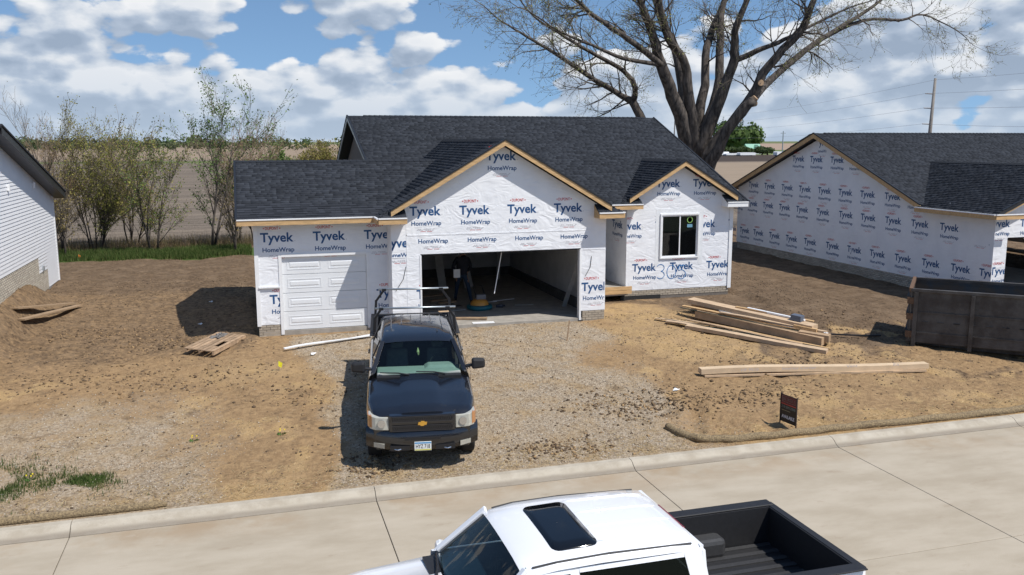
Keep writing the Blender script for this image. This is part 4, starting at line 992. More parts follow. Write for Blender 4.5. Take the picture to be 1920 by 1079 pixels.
        b = MB(); b.box(min(sg*1.10, sg*1.29), max(sg*1.10, sg*1.29), 1.841, 1.846, 1.36, 1.52); b.build('mirror_glass', M_mirr, mo)
    # bed
    M_bed = M_blackp if kind == 'light' else paint
    b = MB(); b.box(-.88, .88, 3.97, 5.80, .82, .86); b.box(-.88, .88, 3.95, 4.0, .86, 1.30); bed = b.build('cargo_bed', M_blackp, T)
    b = MB(); b.box(-.98, .98, 5.80, 5.88, .62, 1.30); b.build('tailgate', paint, T, bevel=.015)
    for k in range(9):
        b = MB(); b.box(-.82+k*.195, -.74+k*.195, 4.02, 5.78, .86, .876); b.build('bed_rib', mat('bed_liner_grey', (.045, .045, .047), .5, .2, 30), bed)
    if kind == 'light':
        for q in ((-.883, -.84, 4.0, 5.8), (.84, .883, 4.0, 5.8), (-.84, .84, 4.001, 4.02), (-.84, .84, 5.775, 5.798)):
            b = MB(); b.box(q[0], q[1], q[2], q[3], .862, 1.312); b.build('bed_liner', M_blackp, bed)
    for sg in (-1, 1):
        b = MB(); b.box(min(sg*.60, sg*.879), max(sg*.60, sg*.879), 4.22, 5.02, .86, 1.09); b.build('wheel_house', mat('bed_liner_grey', (.045, .045, .047), .5, .2, 30), bed, bevel=.06)
        b = MB(); b.box(min(sg*.86, sg*1.034), max(sg*.86, sg*1.034), 3.96, 5.86, 1.315, 1.338); b.build('rail_cap', M_blackp, T, bevel=.01)
        b = MB(); b.box(min(sg*.86, sg*1.02), max(sg*.86, sg*1.02), 5.84, 5.90, .82, 1.22); b.build('tail_light', M_redl, T, bevel=.01)
    b = MB(); b.box(-.97, .97, 5.79, 5.89, 1.302, 1.325); b.build('tailgate_cap', M_blackp, T, bevel=.008)
    b = MB(); b.box(-.98, .98, 5.86, 6.0, .5, .66); b.build('rear_bumper', M_chrome if kind == 'dark' else M_blackp, T, bevel=.02)
    # wheels
    for sg in (-1, 1):
        for yc in (yf, yr_):
            b = MB(); prof = [(.20, .10), (.25, .12), (.36, .13), (.395, .11), (.40, .06), (.40, -.06), (.395, -.11), (.36, -.13), (.25, -.12), (.20, -.10)]
            rows = [[(sg*.90+w_, yc+r*math.cos(a), zc-.02+r*math.sin(a)) for r, w_ in prof] for a in np.linspace(0, 2*math.pi, 25)]
            b.grid(rows); wh = b.build('wheel', M_rubber, T, smooth=True)
            b = MB(); xo = sg*.90+sg*.07
            b.tube([(xo-sg*.05, yc, zc-.02), (xo+sg*.01, yc, zc-.02)], [.24, .23], 20)
            for k in range(6):
                a = k*math.pi/3; b.beam((xo+sg*.02, yc, zc-.02), (xo+sg*.02, yc+.21*math.cos(a), zc-.02+.21*math.sin(a)), .05, .05, upv=(1, 0, 0))
            b.build('rim', mat('alloy_rim', (.35, .35, .36), .35, metal=.8), wh)
    # front end
    xs = np.linspace(-1.04, 1.04, 17); prof = [(.16, .80), (.03, .795), (-.02, .74), (-.035, .64), (-.02, .56), (.02, .46), (.10, .43), (.18, .44)]
    rows = [[(x, y+.20*abs(x/1.04)**3.2+.02*abs(x), z+.03*abs(x)**3) for y, z in prof] for x in xs]
    b = MB(); b.grid(rows); bump_ = b.build('front_bumper', paint if kind == 'dark' else M_chrome, T, smooth=True)
    md = bump_.modifiers.new('split', 'EDGE_SPLIT'); md.split_angle = math.radians(40)
    b = MB(); b.box(-.33, .33, -.042, .0, .655, .70); b.box(-.60, -.24, -.03, .05, .475, .55); b.box(.24, .60, -.03, .05, .475, .55); b.build('air_intake', M_black, T)
    for sg in (-1, 1):
        b = MB(); b.hexa([(sg*.70, .03, .50), (sg*.90, .12, .51), (sg*.90, .16, .51), (sg*.70, .08, .50), (sg*.70, .02, .58), (sg*.90, .11, .59), (sg*.90, .16, .59), (sg*.70, .08, .58)]); b.build('fog_light', M_lens, T)
        b = MB(); b.tube([(sg*.40, -.02, .50), (sg*.46, -.06, .50), (sg*.52, -.02, .50)], .012, 6); b.build('tow_hook', M_chrome, T)
        b = MB(); b.prism([(sg*.615, .035, .815), (sg*.86, .055, .825), (sg*.96, .12, .835), (sg*.99, .2, .84), (sg*.99, .36, .85), (sg*.615, .25, .82)], (0, .03, .215)); hl = b.build('headlight', M_lens, T, bevel=.012)
        b = MB(); b.prism([(sg*.925, .095, .86), (sg*.975, .14, .86), (sg*1.003, .21, .86), (sg*1.008, .40, .87), (sg*.94, .3, .86)], (0, .02, .19)); b.build('turn_signal', M_amber, hl)
        b = MB(); b.tube([(sg*.75, .030, .935), (sg*.75, .06, .935)], .07, 14); b.build('lamp_bulb', M_chrome, hl)
    b = MB(); b.box(-.61, .61, .02, .14, .79, 1.075); grille = b.build('grille', paint if kind == 'dark' else M_chrome, T, bevel=.015)
    for (z0, z1) in ((.805, .90), (.965, 1.055)):
        b = MB(); b.box(-.55, .55, .010, .022, z0, z1); gi = b.build('grille_opening', M_black, grille)
        b = MB()
        for k in range(27):
            x = -.54+k*.0415; b.beam((x, .004, z0), (x+.04, .004, z1), .008, .006, upv=(0, -1, 0)); b.beam((x+.04, .004, z0), (x, .004, z1), .008, .006, upv=(0, -1, 0))
        b.box(-.55, .55, -.002, .008, z0-.004, z0+.004); b.box(-.55, .55, -.002, .008, z1-.004, z1+.004)
        o = b.build('grille_mesh', mat('grille_grey', (.07, .07, .075), .4, metal=.6), grille); o['kind'] = 'stuff'
    if kind == 'dark':
        e = MB(); e.prism([(x*.82, -.012, .932+z*.85) for x, z in ((-.105, -.028), (-.045, -.028), (-.045, -.048), (.035, -.048), (.035, -.028), (.088, -.028), (.105, .028), (.045, .028), (.045, .048), (-.035, .048), (-.035, .028), (-.088, .028))], (0, .03, 0)); e.build('emblem', mat('emblem_gold', (.70, .38, .06), .35, metal=.3), grille)
        b = MB(); b.box(-.155, .155, -.062, -.048, .475, .63); pl = b.build('license_plate', mat('plate_white', (.78, .80, .80), .4), T)
        f = Flat(); f.rect(-.15, .15, .045, .072, 1); f.rect(-.15, .15, -.072, -.052, 2); f.text('HYZ 718', 0, -.035, width=.26, height=.07, bold=.012, mi=0)
        f.place('plate_print', [M_black, mat('plate_blue', (.12, .35, .62), .5), mat('plate_yellow', (.65, .62, .1), .5)], (0, -.0635, .5525), (1, 0, 0), (0, 0, 1), pl)
        rk_ = MB(); rk_.beam((-.93, 4.05, 1.35), (-.93, 5.8, 1.35), .05, .04); rk_.beam((.93, 4.05, 1.35), (.93, 5.8, 1.35), .05, .04); rack = rk_.build('ladder_rack', M_blackp, T)
        for y, zt_, hw in ((4.10, 1.98, .84), (5.70, 2.05, .78)):
            b = MB(); b.tube([(-hw-.06, y, zt_), (hw+.10, y, zt_)], .026, 8); b.build('crossbar', M_steelg, rack, smooth=True)
            for sg in (-1, 1):
                b = MB(); b.beam((sg*.93, y+.02, 1.33), (sg*.90, y+.02, 1.75), .06, .05, upv=(0, 1, 0)); b.beam((sg*.90, y+.02, 1.73), (sg*(hw-.08), y, zt_-.01), .05, .05, upv=(0, 1, 0)); b.box(sg*(hw-.08)-.05, sg*(hw-.08)+.05, y-.03, y+.03, zt_-.045, zt_+.02); b.build('rack_leg', M_blackp, rack)
        b = MB(); b.tube([(.42, 2.62, 1.93), (.42, 2.68, 2.0)], [.012, .004], 6); b.build('roof_antenna', M_black, T)
        b = MB(); b.tube([(.0, 2.28, 1.68), (0, 2.27, 1.58), (.01, 2.27, 1.50)], [.004, .03, .012], 6); b.build('air_freshener', mat('pale_yellow', (.6, .6, .3), .7), T)
    else:
        ring = []
        for (cx_, cy_, a0) in ((.47, 3.06, 0), (-.39, 3.06, 90), (-.39, 2.72, 180), (.47, 2.72, 270)):
            ring += [(cx_+.09*math.cos(math.radians(a0+q*22.5)), cy_+.09*math.sin(math.radians(a0+q*22.5))) for q in range(5)]
        b = MB(); zr_ = lambda x, y: ZR(y)-(abs(x)/.73)**3*.022+.008
        rows = [[((x)*k, 2.89+(y-2.89)*k, zr_(x*k, 2.89+(y-2.89)*k)) for x, y in ring] for k in (.02, .35, .7, 1.0)]
        rows.append([(x*1.01, 2.89+(y-2.89)*1.01, zr_(x, y)-.02) for x, y in ring])
        b.grid(rows, closed=True); b.build('sunroof', mat('sunroof_glass', (.004, .005, .007), .08, spec=.6), T, smooth=True)
        for sg in (-1, 1):
            b = MB(); b.tube([(sg*.71, 2.34, 1.850), (sg*.72, 2.6, 1.884), (sg*.715, 3.2, 1.90), (sg*.705, 3.74, 1.868)], .011, 6); b.build('roof_moulding', M_black, T)
        b = MB(); b.box(-.30, .30, 3.862, 3.90, 1.80, 1.835); b.build('brake_light', M_redl, T, bevel=.006)
    dl = .42 if kind == 'light' else .36      # long crew cab, high bonnet line
    for o in bpy.data.objects:
        if o.type == 'MESH' and o.parent and root_of(o) == T:
            wheel = o.name.startswith(('wheel', 'rim')) and not o.name.startswith('wheel_house')
            for v in o.data.vertices:
                y, z = v.co.y, v.co.z; v.co.y = y+(0 if y < 3.2 else dl*min(1, (y-3.2)/.5))
                if kind == 'light' and 'mirror' in o.name: v.co.x, z = math.copysign(.95+(abs(v.co.x)-.95)*.72, v.co.x), 1.22+(z-1.31)*.75; v.co.z = z; continue
                if kind == 'light' and z > 1.31: v.co.x *= 1+.11*min(1, (z-1.31)/.45)
                if not wheel and z > .45: v.co.z = .45+(z-.45)*1.115 if z < 1.31 else 1.409+(z-1.31)*.92
    return T
def paint_mat(name, col, metal=.0, rough=.3):
    m = mat(name, col, rough, metal=metal, coat=1.0); return m
pickup('pickup_truck', 'dark grey pickup with ladder rack parked nose-out on the gravel drive', 'pickup truck', (-1.74, -9.10, -.80), (math.radians(4.0), 0, -math.radians(8.9)), paint_mat('charcoal_metallic', (.008, .009, .013), .2, .22), 'dark')
pickup('pickup_truck', 'white pickup with sunroof and black bed driving along the street', 'pickup truck', (-4.36, -15.74, -.93), (0, 0, -math.pi/2), paint_mat('white_paint', (.80, .81, .83), 0, .3), 'light')

# ------------------------------------------------------------------ dumpster
a_ = math.radians(-43.3)
DU = thing('dumpster', 'rusty dark steel roll-off dumpster beside the neighbouring house', 'dumpster', (13.1, -4.45, -.42), None, (0, 0, a_), world=False)
M_rust = mat('weathered_steel', (.098, .092, .087), .6, .6, 2.0, .004, 25, col2=(.048, .040, .036), metal=.3)
M_steelb = mat('blued_steel', (.045, .06, .075), .5, .5, 2, .003, 20, col2=(.08, .06, .045), metal=.3)
Lh, Wd, Hh = 6.0, 2.3, 1.55
b = MB(); b.box(0, Lh, 0, .05, .12, Hh); b.build('side_panel', M_rust, DU); b = MB(); b.box(0, Lh, Wd-.05, Wd, .12, Hh); b.build('side_panel', M_steelb, DU)
b = MB(); b.box(0, Lh, .05, Wd-.05, .10, .15); b.box(Lh-.05, Lh, .05, Wd-.05, .15, Hh); b.build('floor_plate', M_rust, DU)
b = MB(); b.box(-.06, -.01, 0, Wd, .12, Hh); gate = b.build('end_gate', M_rust, DU)
for z in (.35, .85, 1.3):
    b = MB(); b.box(-.10, .10, -.075, -.002, z-.09, z+.09); b.build('hinge', mat('rusty_hinge', (.16, .09, .05), .8, .4, 20), gate)
for z in (.4, .9, 1.35):
    b = MB(); b.box(-.12, -.062, .1, Wd-.1, z-.05, z+.05); b.build('gate_rib', M_rust, gate)
for (y0_, y1_) in ((-.055, .055), (Wd-.055, Wd+.055)):
    b = MB(); b.box(-.02, Lh, y0_, y1_, Hh, Hh+.09); b.build('top_rail', M_rust, DU, bevel=.01)
b = MB(); b.box(-.07, .02, -.05, Wd+.05, Hh+.001, Hh+.10); b.build('top_rail', mat('rusty_hinge', (.16, .09, .05), .8), DU)
for k in range(5):
    x = .12+k*1.42
    b = MB(); b.box(x-.05, x+.05, -.09, -.002, -.0, Hh-.005); b.build('side_rib', M_rust, DU); b = MB(); b.box(x-.05, x+.05, Wd+.002, Wd+.09, 0, Hh-.005); b.build('side_rib', M_rust, DU)
for z in (.98, .40):
    b = MB(); b.box(.0, Lh, -.022, -.002, z-.018, z+.018); b.build('side_rail', M_rust, DU)
for k in range(7):
    b = MB(); b.tube([(.3+k*.4, -.012, .72), (.46+k*.4, -.012, .72)], .012, 6); b.build('weld_bead', M_black, DU)
for y_ in (.4, 1.9):
    b = MB(); b.box(.1, Lh, y_-.06, y_+.06, -.06, .10); b.build('skid_rail', M_rust, DU)

# ------------------------------------------------------------------ lumber, cartons and small site things
def plank_thing(name, label, cat, p0, p1, wd, hg, m, zoff=0, group=None, bow=0., ends=None, nseg=6, g=None):
    """a long piece lying on the ground (or at a given height above it), base at its first end"""
    p0, p1 = Vector((*p0, 0)), Vector((*p1, 0)); d = p1-p0; L = d.length; d.normalize(); sd = Vector((-d.y, d.x, 0))
    z0 = H(p0.x, p0.y)+.02+zoff; z1 = H(p1.x, p1.y)+.02+zoff
    b = MB(); rows = []
    for k in range(nseg+1):
        t_ = k/nseg; c = p0+d*L*t_; zz_ = z0+(z1-z0)*t_+bow*math.sin(t_*math.pi*2)*(1-t_*.5)
        w2 = wd/2
        rows.append([c-sd*w2+Vector((0, 0, zz_)), c+sd*w2+Vector((0, 0, zz_)), c+sd*w2+Vector((0, 0, zz_+hg)), c-sd*w2+Vector((0, 0, zz_+hg))])
    b.grid(rows, closed=True); b.face(rows[0][::-1]); b.face(rows[-1])
    me_ = b.mesh(name, m, (p0.x, p0.y, z0)); bm = bmesh.new(); bm.from_mesh(me_); bmesh.ops.recalc_face_normals(bm, faces=bm.faces); bm.to_mesh(me_); bm.free()
    o = bpy.data.objects.new(name, me_); o.location = (p0.x, p0.y, z0); link(o); meta(o, label, cat, group); ORG[o.name] = Vector((p0.x, p0.y, z0))
    return o
car = plank_thing('long_carton', 'long tan carton lying alone between the lumber pile and the kerb', 'carton', (5.98, -5.45), (12.0, -6.4), .24, .13, mat('pale_cardboard', (.62, .47, .31), .8, .15, 3, .002, 20), .05, bow=.03, nseg=12)
b = MB(); b.beam((6.05, -5.52, H(6, -5.5)+.03), (11.9, -6.46, H(11.9, -6.4)+.03), .20, .05); b.build('carton_flap', M_card, car)
f = Flat(); f.text('HF 9510', 0, 0, width=.45, height=.07, mi=0); f.text('Interior Corner', 1.3, 0, width=.9, height=.07, mi=0); f.text('Vent', 2.7, 0, width=.3, height=.07, mi=0); f.text('Ea', 3.9, 0, width=.15, height=.07, mi=0)
dv = Vector((12.0-5.98, -.95, 0)).normalized(); sdv = Vector((dv.y, -dv.x, 0))
f.place('carton_print', [M_grey], Vector((7.15, -5.76, H(7.1, -5.75)+.075+.13-.035))+sdv*.124, dv, (0, 0, 1), car)
plank_thing('siding_carton', 'topmost long cardboard box on the lumber pile by the window wall', 'carton', (8.62, .05), (10.78, -3.36), .42, .13, M_card, .27, nseg=4)
plank_thing('siding_carton', 'middle long cardboard box of the pile, under the topmost', 'carton', (8.45, -.72), (10.62, -4.0), .30, .22, mat('brown_cardboard', (.44, .30, .18), .85, .25, 4), .02, nseg=4)
plank_thing('siding_carton', 'flat cardboard box lying in front of the lumber pile on bare dirt', 'carton', (7.62, -1.62), (10.3, -4.62), .27, .10, M_card, .0, nseg=6, bow=.01)
plank_thing('siding_carton', 'lower cardboard box at the back of the pile supporting the topmost', 'carton', (8.75, .1), (10.85, -3.2), .25, .24, mat('brown_cardboard', (.44, .30, .18), .85, .25, 4), .02, nseg=4)
plank_thing('carton_end', 'short square brown box end sticking out at the right of the pile', 'carton', (10.28, -3.35), (10.86, -3.95), .34, .20, mat('brown_cardboard', (.42, .26, .13), .85), .08, nseg=1)
plank_thing('white_trim_length', 'white trim length lying on top of the lumber pile', 'trim', (9.75, -1.45), (10.72, -2.95), .10, .045, M_white, .41, nseg=2)
plank_thing('white_trim_length', 'white trim length tucked under the topmost carton', 'trim', (9.05, -1.0), (10.3, -3.1), .08, .03, M_white, .25, nseg=2)
M_gst = mat('green_steel', (.03, .06, .055), .4, metal=.4)
plank_thing('green_rod', 'thin dark green rod crossing over the middle carton', 'rod', (8.0, -.45), (10.5, -3.75), .03, .02, M_gst, .26, nseg=2)
plank_thing('green_rod', 'thin dark green rod on the dirt between the two front cartons', 'rod', (7.35, -.75), (10.35, -4.25), .04, .02, M_gst, .03, nseg=2)
plank_thing('torn_carton', 'torn orange-brown cardboard strip at the left end of the pile', 'cardboard', (7.3, -.95), (8.7, -2.3), .20, .03, M_card, .02, nseg=5, bow=.02)
ob = plank_thing('tool_box', 'small grey and white box on top of the right end of the pile', 'box', (10.46, -2.72), (10.62, -2.98), .26, .16, mat('grey_box', (.10, .12, .16), .5), .41, nseg=1)
o2 = plank_thing('timber_offcut', 'short yellow timber offcut on the right end of the pile', 'wood', (10.30, -3.05), (10.68, -3.6), .12, .09, M_wood, .27, nseg=1)
for i, (a, c, w_, hg, zo, m_, lb) in enumerate((((8.2, -.25), (10.4, -3.2), .16, .03, .245, M_wood, 'thin pale board slanting across the top of the middle carton'), ((8.9, -1.3), (10.9, -3.75), .14, .025, .30, M_card, 'thin cardboard sheet lying askew near the right end of the pile'), ((7.9, -1.0), (10.0, -3.9), .12, .02, .06, MATS['brown_cardboard'], 'thin brown strip on the dirt before the middle carton'),
        ((8.3, -1.35), (10.55, -4.4), .10, .03, .03, M_wood, 'narrow pale board on the dirt just behind the front carton'), ((9.5, -1.2), (10.95, -3.05), .13, .03, .40, M_wood, 'pale board on the topmost carton beside the white trim'), ((7.1, -.6), (8.6, -1.7), .10, .02, .02, M_card, 'curled cardboard scrap farthest left of the pile'))):
    plank_thing('loose_board', lb, 'board', a, c, w_, hg, m_, zo, nseg=4, bow=.012)
plank_thing('drain_hose', 'dark hose lying on the soil between the pile and the dumpster', 'hose', (11.0, -3.1), (12.9, -3.55), .05, .04, M_black, .01, nseg=8, bow=.02)
# pallet
PA = thing('wooden_pallet', 'broken wooden pallet on the dirt left of the single garage door', 'pallet', (-6.4, -.55, -.18))
pu = Vector((.75, -.64, 0)); pv = Vector((.80, 1.82, 0)); po = Vector((-6.4, -.55, -.14))
Lp = pv.length; pvn = pv.normalized(); pun = pu.normalized()
for k in range(3):
    b = MB(); c0 = po+pu*(.04+.46*k); b.beam(c0+Vector((0, 0, .05)), c0+pv+Vector((0, 0, .05)), .045, .085); b.build('stringer', M_wood2, PA)
for k in range(7):
    if k == 5: segs = ((.0, .25), (.55, 1.0))
    else: segs = ((0, 1.0),)
    for (s0, s1) in segs:
        c0 = po+pu*(.0+.148*k+.04)
        b = MB(); b.beam(c0+pv*s0+Vector((0, 0, .107+rnd.uniform(-.004, .006))), c0+pv*s1*(1-rnd.random()*.02)+Vector((0, 0, .107+rnd.uniform(-.004, .006))), .105, .02); b.build('deck_board', M_wood2, PA)
# debris on the pallet: a crumpled grey bag
b = MB()
for k in range(26):
    c = po+pu*rnd.uniform(.15, .5)+pv*rnd.uniform(.62, .9)+Vector((0, 0, .13)); q = Vector((rnd.uniform(-1, 1), rnd.uniform(-1, 1), rnd.uniform(-.3, .5))).normalized()*.09
    b.tube([c-q, c+q*.3, c+q], [.015, .03, .01], 5)
o = b.build('rubble_heap', mat('grey_rubble', (.20, .19, .18), .9, .4, 20)); meta(o, 'small heap of grey rubble on the wooden pallet', 'rubble', kind='stuff')
plank_thing('weathered_plank', 'weathered plank on the dirt near the white-sided house', 'plank', (-11.38, 4.1), (-10.35, 7.3), .26, .05, mat('old_plank', (.36, .25, .15), .85, .3, 5, .003, 30, stretch=(1, 5, 5)), .03, nseg=2)
plank_thing('weathered_plank', 'second weathered plank, on the near side of the first', 'plank', (-11.15, 3.75), (-10.12, 6.95), .24, .05, mat('old_plank', (.36, .25, .15), .85), .02, nseg=2)
ws1 = plank_thing('white_gutter', 'long white trim strip lying on gravel before the single garage door', 'trim', (-3.9, -1.08), (-1.45, -.30), .10, .03, M_white, .03, nseg=8, bow=.025)
plank_thing('white_gutter', 'second thin white strip beside the long one near the truck', 'trim', (-2.9, -.78), (-1.4, -.42), .06, .025, M_white, .05, nseg=3)
# yard sign
SG = thing('yard_sign', 'black and red real-estate yard sign standing behind the straw wattle', 'sign', (6.19, -8.9, H(6.2, -8.9)))
c0, c1 = Vector((6.17, -8.67, 0)), Vector((6.24, -9.15, 0)); sv = (c1-c0).normalized(); zg = H(6.2, -8.9)
for c in (c0, c1):
    b = MB(); b.beam(c+Vector((0, 0, zg-.1)), c+Vector((0, 0, zg+.72)), .02, .02, upv=(0, 1, 0)); b.build('stake', mat('stake_dark', (.03, .02, .02), .6), SG)
b = MB(); nn = Vector((-sv.y, sv.x, 0)); b.prism([c0+Vector((0, 0, zg+.10)), c1+Vector((0, 0, zg+.10)), c1+Vector((0, 0, zg+.70)), c0+Vector((0, 0, zg+.70))], nn*.012); panel = b.build('sign_panel', mat('sign_black', (.014, .012, .012), .5), SG)
f = Flat(); f.rect(.02, .465, .37, .385, 1); f.rect(.02, .465, .39, .57, 3); f.text('SN TROSKY', .24, .455, width=.36, height=.07, mi=2); [f.rect(*q, 2) for q in ((.04, .445, .425, .430), (.04, .445, .55, .555), (.04, .045, .43, .55), (.44, .445, .43, .55))]
f.text('319.595.2000', .24, .29, width=.42, height=.055, mi=2); f.rect(.03, .30, .235, .243, 4); f.text('AVAILABLE', .24, .07, width=.38, height=.075, bold=.02, mi=0)
f.v = [(x, y) for x, y in f.v]
sgn = sv.cross(Vector((0, 0, 1)))
f.place('sign_lettering', [mat('sign_white', (.75, .74, .78), .5), mat('sign_redline', (.55, .06, .05), .5), mat('sign_greytext', (.20, .24, .22), .5), mat('sign_maroon', (.11, .015, .02), .5), mat('sign_tan', (.35, .3, .18), .5)], c0+Vector((0, 0, zg+.12))+sgn*.003, sv, (0, 0, 1), panel)
# straw wattle along the kerb
pts = [(3.65, -8.36), (3.74, -8.75), (3.98, -9.08), (4.59, -9.27), (5.47, -9.30), (6.5, -9.30), (7.56, -9.29), (9.17, -9.34), (10.86, -9.36), (12.3, -9.34), (14, -9.36), (16, -9.34)]
pp = []
for (a, c) in zip(pts[:-1], pts[1:]):
    for k in range(8): t_ = k/8; pp.append((a[0]+(c[0]-a[0])*t_, a[1]+(c[1]-a[1])*t_))
b = MB(); b.tube([(x, y, H(x, y)+.05+.012*math.sin(i*.9)) for i, (x, y) in enumerate(pp)], [.085+.012*noise.noise(Vector((i*.7, 0, 0))) for i in range(len(pp))], 10)
wt = b.build('straw_wattle', mat('straw_netting', (.33, .245, .135), .95, .5, 30, .03, 40, col2=(.15, .11, .065)), smooth=True); meta(wt, 'long straw erosion wattle lying behind the kerb on the right', 'erosion wattle')
b = MB(); b.tube([(x, -9.36, H(x, -9.4)+.045) for x in np.linspace(-9.6, -6.2, 18)], [.075]*17+[.04], 8)
wt2 = b.build('straw_wattle', MATS['straw_netting'], smooth=True); meta(wt2, 'short flattened straw roll behind the kerb at lower left', 'erosion wattle')
# marker flag, stake
def flag(label, x, y, col, nm):
    T = thing('marker_flag', label, 'flag', (x, y, H(x, y)))
    z = H(x, y); b = MB(); b.tube([(x, y, z-.05), (x+.02, y, z+.28)], .004, 5); b.build('flag_wire', M_steelg, T)
    b = MB(); b.prism([(x+.02, y, z+.27), (x+.12, y+.02, z+.2), (x+.09, y+.03, z+.08), (x+.01, y, z+.14)], (0, .003, 0)); b.build('flag_sheet', mat(nm, col, .6), T)
flag('small yellow marker flag in the sand left of the pickup', -4.12, -2.72, (.75, .70, .03), 'flag_yellow')
flag('small orange marker flag in the grass strip before the hedge trees', -12.1, 19.0, (.8, .22, .03), 'flag_orange')
T = thing('survey_stake', 'thin leaning wooden stake in the gravel before the open garage', 'stake', (3.75, -1.9, H(3.75, -1.9)))
b = MB(); b.beam((3.75, -1.9, H(3.75, -1.9)-.05), (3.88, -1.75, H(3.75, -1.9)+.55), .04, .015); b.build('stake_shaft', M_wood2, T)
# on the porch
PB = thing('appliance_box', 'white appliance box with black icons standing on the porch', 'box', (6.75, 3.6, .36))
b = MB(); b.box(6.35, 7.05, 3.5, 4.0, .362, 1.0); bx_ = b.build('carton_body', mat('white_carton', (.62, .62, .62), .6, .05, 3), PB)
f = Flat()
for k in range(2):
    for q in range(4): f.rect(.04+k*.11, .13+k*.11, .06+q*.135, .165+q*.135, 0)
f.text('Q', .50, .16, width=.16, height=.2, bold=.03, mi=0); f.rect(.30, .34, .0, .62, 1)
f.place('carton_print', [M_black, mat('carton_pale', (.8, .8, .8), .6)], (6.35, 3.497, .37), (1, 0, 0), (0, 0, 1), bx_)

# ------------------------------------------------------------------ in the garage
def stick(name, label, cat, p0, p1, wd, hg, m, upv=(0, 1, 0)):
    p0, p1 = Vector(p0), Vector(p1); b = MB(); b.beam(p0, p1, wd, hg, upv=upv); lo = p0 if p0.z < p1.z else p1
    me_ = b.mesh(name, m, lo); o = bpy.data.objects.new(name, me_); o.location = lo; link(o); meta(o, label, cat); ORG[o.name] = Vector(lo); return o
stick('leaning_board', 'long pale board leaning against the right side of the garage opening', 'board', (5.05, 1.9, .01), (5.30, .75, 2.2), .14, .04, mat('grey_board', (.40, .39, .37), .8, .2, 4))
stick('leaning_board', 'pale upright board standing behind the person in the garage', 'board', (2.0, 6.3, .01), (1.8, 6.9, 2.5), .28, .03, mat('grey_board', (.4, .39, .37), .8))
stick('leaning_board', 'grey board leaning on the back wall right of the person', 'board', (3.0, 6.4, .01), (2.7, 7.4, 2.4), .32, .02, mat('grey_board', (.4, .39, .37), .8))
stick('leaning_board', 'dark narrow post at the far left inside the garage', 'board', (.35, 4.0, .01), (.25, 4.6, 2.6), .14, .05, M_osbd)
stick('leaning_board', 'narrow post leaning on the back wall at centre right of the garage', 'board', (4.55, 8.0, .01), (4.85, 8.9, 2.5), .14, .04, mat('grey_board', (.4, .39, .37), .8))
stick('hanging_strap', 'thin white strap hanging slantwise from the garage header', 'strap', (2.35, .62, .78), (2.60, .62, 2.13), .022, .012, M_white)
for i, (a, c, w_, m_, lb) in enumerate((((.95, 4.9), (1.7, 5.0), .12, M_wood2, 'yellow offcut farthest back on the left of the garage floor'), ((1.05, 3.9), (1.75, 4.1), .13, M_wood2, 'middle yellow offcut on the left of the garage floor'), ((1.25, 3.5), (1.85, 3.6), .14, M_wood2, 'nearest yellow offcut on the left of the garage floor'), ((.9, 1.0), (2.1, .55), .16, M_wood2, 'tan board lying across the sunlit front edge of the garage floor'), ((2.4, 3.3), (3.2, 3.4), .05, M_white, 'short white strip on the floor right of the round machine'), ((3.1, 3.5), (3.9, 3.7), .05, M_white, 'thin white strip on the middle of the garage floor'), ((3.6, 2.6), (4.2, 2.5), .10, MATS['grey_board'], 'pale scrap near the middle right of the garage floor'), ((.7, 2.2), (2.2, 2.5), .3, MATS['grey_board'], 'grey sheet on the garage floor left of the round machine'), ((.5, 2.8), (1.9, 3.0), .25, M_osbd, 'brown sheet behind the grey sheet on the garage floor'), ((1.55, .18), (2.2, .12), .22, M_white, 'white panel scrap at the front edge of the garage floor'))):
    b = MB(); b.beam((a[0], a[1], .03 if i < 4 else .012), (c[0], c[1], .05 if i < 4 else .012), w_, .05 if i < 4 else .014)
    me_ = b.mesh('floor_offcut', m_, (a[0], a[1], 0)); o = bpy.data.objects.new('floor_offcut', me_); o.location = (a[0], a[1], 0); link(o); meta(o, lb, 'scrap', 'scraps on the garage floor')
b = MB(); b.box(.66, .98, .55, .85, .002, .30); o = b.build('cardboard_box', M_card, bevel=.004); meta(o, 'small open cardboard box at the garage edge beside the pickup', 'box')
MC = thing('floor_machine', 'round teal and orange machine on the garage floor beside the person', 'machine', (2.32, 2.3, 0))
b = MB(); rows = [[(2.32+r*math.cos(a), 2.3+r*math.sin(a), z) for r, z in ((.02, .012), (.38, .012), (.42, .06), (.40, .13), (.32, .16), (.30, .14))] for a in np.linspace(0, 2*math.pi, 25)]; b.grid(rows); b.build('base_ring', mat('teal_plastic', (.01, .13, .16), .45), MC, smooth=True)
b = MB(); rows = [[(2.32+r*math.cos(a), 2.3+r*math.sin(a), z) for r, z in ((.30, .13), (.29, .2), (.25, .27), (.16, .32), (0.001, .34))] for a in np.linspace(0, 2*math.pi, 21)]; b.grid(rows); b.build('dome', mat('orange_plastic', (.62, .28, .05), .45), MC, smooth=True)
b = MB(); b.box(2.20, 2.52, 2.2, 2.42, .32, .48); b.build('motor_box', mat('grey_motor', (.16, .16, .17), .5), MC, bevel=.02)
b = MB(); b.tube([(2.2, 2.35, .46), (2.16, 2.5, .72), (2.45, 2.5, .72), (2.5, 2.35, .46)], .015, 6); b.build('handle', M_blackp, MC)
b = MB(); b.tube([(2.9, 2.4, .03), (3.1, 2.35, .05), (3.2, 2.45, .03)], [.05, .07, .03], 6); o = b.build('hand_tool', mat('tool_dark', (.03, .035, .05), .5)); meta(o, 'small dark power tool on the garage floor right of the round machine', 'tool')

